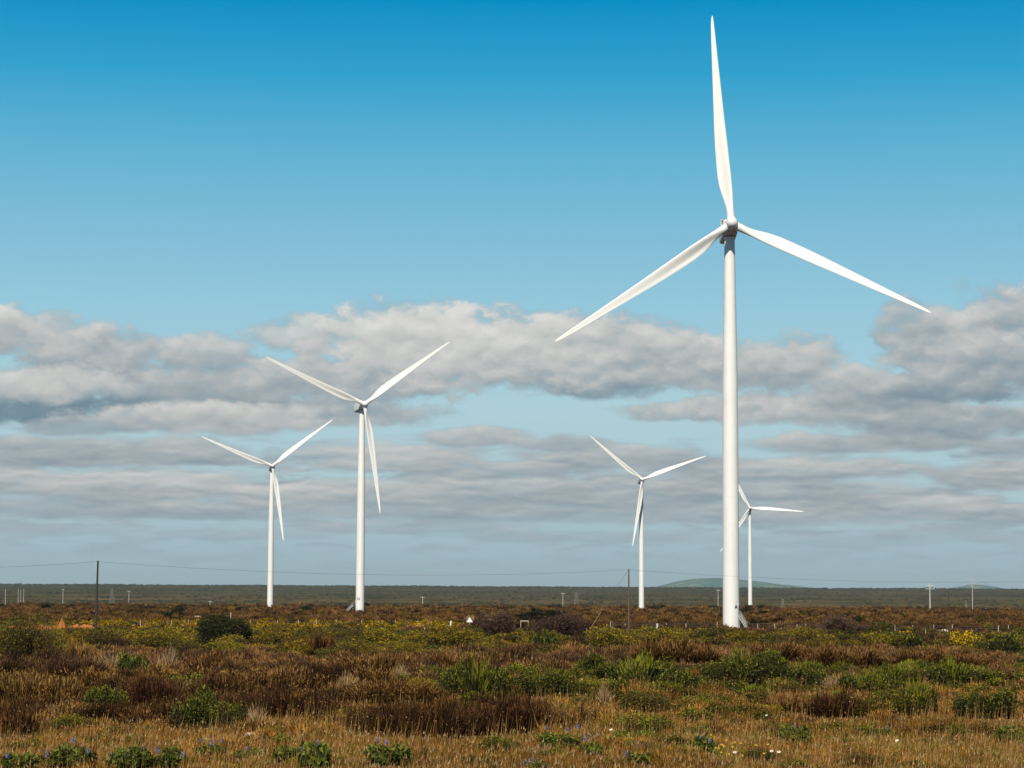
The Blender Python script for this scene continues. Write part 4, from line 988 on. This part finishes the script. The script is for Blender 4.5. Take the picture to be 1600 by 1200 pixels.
def grass():
    N = 330000
    u = RNG.uniform(1 / 105, 1 / 33, N); D = 1 / u; x = RNG.uniform(-0.30, 0.30, N) * D
    z = H(x, D); k = F_PX / D; px = 800 + x * k; py = 922 + (CAM_Z - z) * k
    n = wav(x, D, 6, 51) + wav(x, D, 2.2, 52) * 0.6
    g = (wav(x, D, 9, 53) + wav(x, D, 3, 54) * 0.5 + np.clip((px - 900) / 1400, -0.1, 0.35) + RNG.normal(0, 0.25, N)) > 0.32
    h = RNG.uniform(0.08, 0.30, N) * (1 + 0.35 * n) * np.where(g, 0.8, 1.0)
    keep = np.ones(N, bool)
    for (ox, oy, ow) in OCC:
        if oy < 110: keep &= ~((np.abs(x - ox) < ow * 0.95) & (D - oy < ow * 0.6) & (D - oy > -ow * 0.8 - oy * 0.035))
    for (ox, oy, ow) in CLEAR:
        keep &= ~((np.abs(x - ox) < ow * 0.85) & (D - oy < ow) & (D - oy > -ow * 0.6 - oy * 0.07))
    h = np.where(keep, h, h * 0.22)
    wd = np.maximum(0.0065, D / 2245 * 0.42) * RNG.uniform(0.6, 1.3, N)
    a = RNG.uniform(0, 6.283, N); ln = RNG.normal(0, 0.28, (N, 2)) + np.array([0.12, 0.0])
    base = np.stack([x, D, z - 0.02], 1); tip = base + np.stack([ln[:, 0] * h, ln[:, 1] * h, h], 1)
    side = np.stack([np.cos(a), np.sin(a) * 0.5, np.zeros(N)], 1) * wd[:, None]
    T = np.stack([base - side, base + side, tip], 1)
    C = pick(DRY, N); C[g] = pick(GRGRASS, int(g.sum()))
    C *= np.clip(1 + 0.4 * wav(x, D, 14, 55) + 0.45 * wav(x, D, 2.6, 56), 0.3, 1.8)[:, None]
    m = RNG.uniform(size=N) < 0.10                     # seed heads
    tp = tip[m]; s2 = wd[m][:, None] * 1.5; sd_ = np.stack([np.cos(a[m]), np.sin(a[m]), np.zeros(m.sum())], 1) * s2
    T2 = np.stack([tp - sd_, tp + sd_, tp + np.stack([ln[m, 0] * 0.06, ln[m, 1] * 0.06, np.full(m.sum(), 0.07)], 1)], 1)
    T = np.concatenate([T, T2]); C = np.concatenate([C, pick([(0.38, 0.24, 0.10), (0.46, 0.32, 0.16), (0.30, 0.17, 0.06)], int(m.sum()))])
    M = 15000; u = RNG.uniform(1 / 110, 1 / 34, M); D = 1 / u; x = RNG.uniform(-0.30, 0.30, M) * D
    ok = (wav(x, D, 7, 71) + wav(x, D, 25, 72) + RNG.normal(0, 0.5, M)) > 0.1; x, D = x[ok], D[ok]; M = len(x); z = H(x, D)
    for (ox, oy, ow) in CLEAR:
        kk = ~((np.abs(x - ox) < ow * 0.85) & (D - oy < ow) & (D - oy > -ow * 0.6 - oy * 0.07)); x, D, z = x[kk], D[kk], z[kk]
    M = len(x); h = RNG.uniform(0.35, 0.75, M); wd = np.maximum(0.004, D / 2245 * 0.26); lx = RNG.normal(0.08, 0.12, M) * h
    base = np.stack([x, D, z], 1); tip = base + np.stack([lx, RNG.normal(0, 0.1, M) * h, h], 1); sd_ = np.zeros((M, 3)); sd_[:, 0] = wd
    tall = [(0.34, 0.18, 0.055), (0.24, 0.115, 0.03), (0.44, 0.27, 0.10), (0.16, 0.12, 0.02)]
    T = np.concatenate([T, np.stack([base - sd_, base + sd_, tip], 1), tri_at(tip, wd * 4.0, None, 1.8)]); cc = pick(tall, M); C = np.concatenate([C, cc, cc * 1.15])
    tag(link('dry_grass', fast_mesh('dry_grass', T, C, STEM)), 'ochre dry grass covering the foreground', 'grass', None, 'stuff')
grass()


# ------------------------------------------------------------------ haze
def haze():
    mb = MB(); z0, z1 = -75.0, 150.0
    mb.box((0, 0, (z0 + z1) / 2), (41000, 41000, z1 - z0))
    m = bpy.data.materials.new('haze'); m.use_nodes = True; t = NT(m.node_tree)
    v = t.n('ShaderNodeVolumePrincipled', ins={'Color': (0.74, 0.82, 0.86, 1), 'Density': 2.2e-5, 'Anisotropy': 0.0})
    t.n('ShaderNodeOutputMaterial', ins={'Volume': v})
    tag(mb.build('haze', m), 'pale blue air softening the far slope and hills', None, None, 'stuff')
haze()
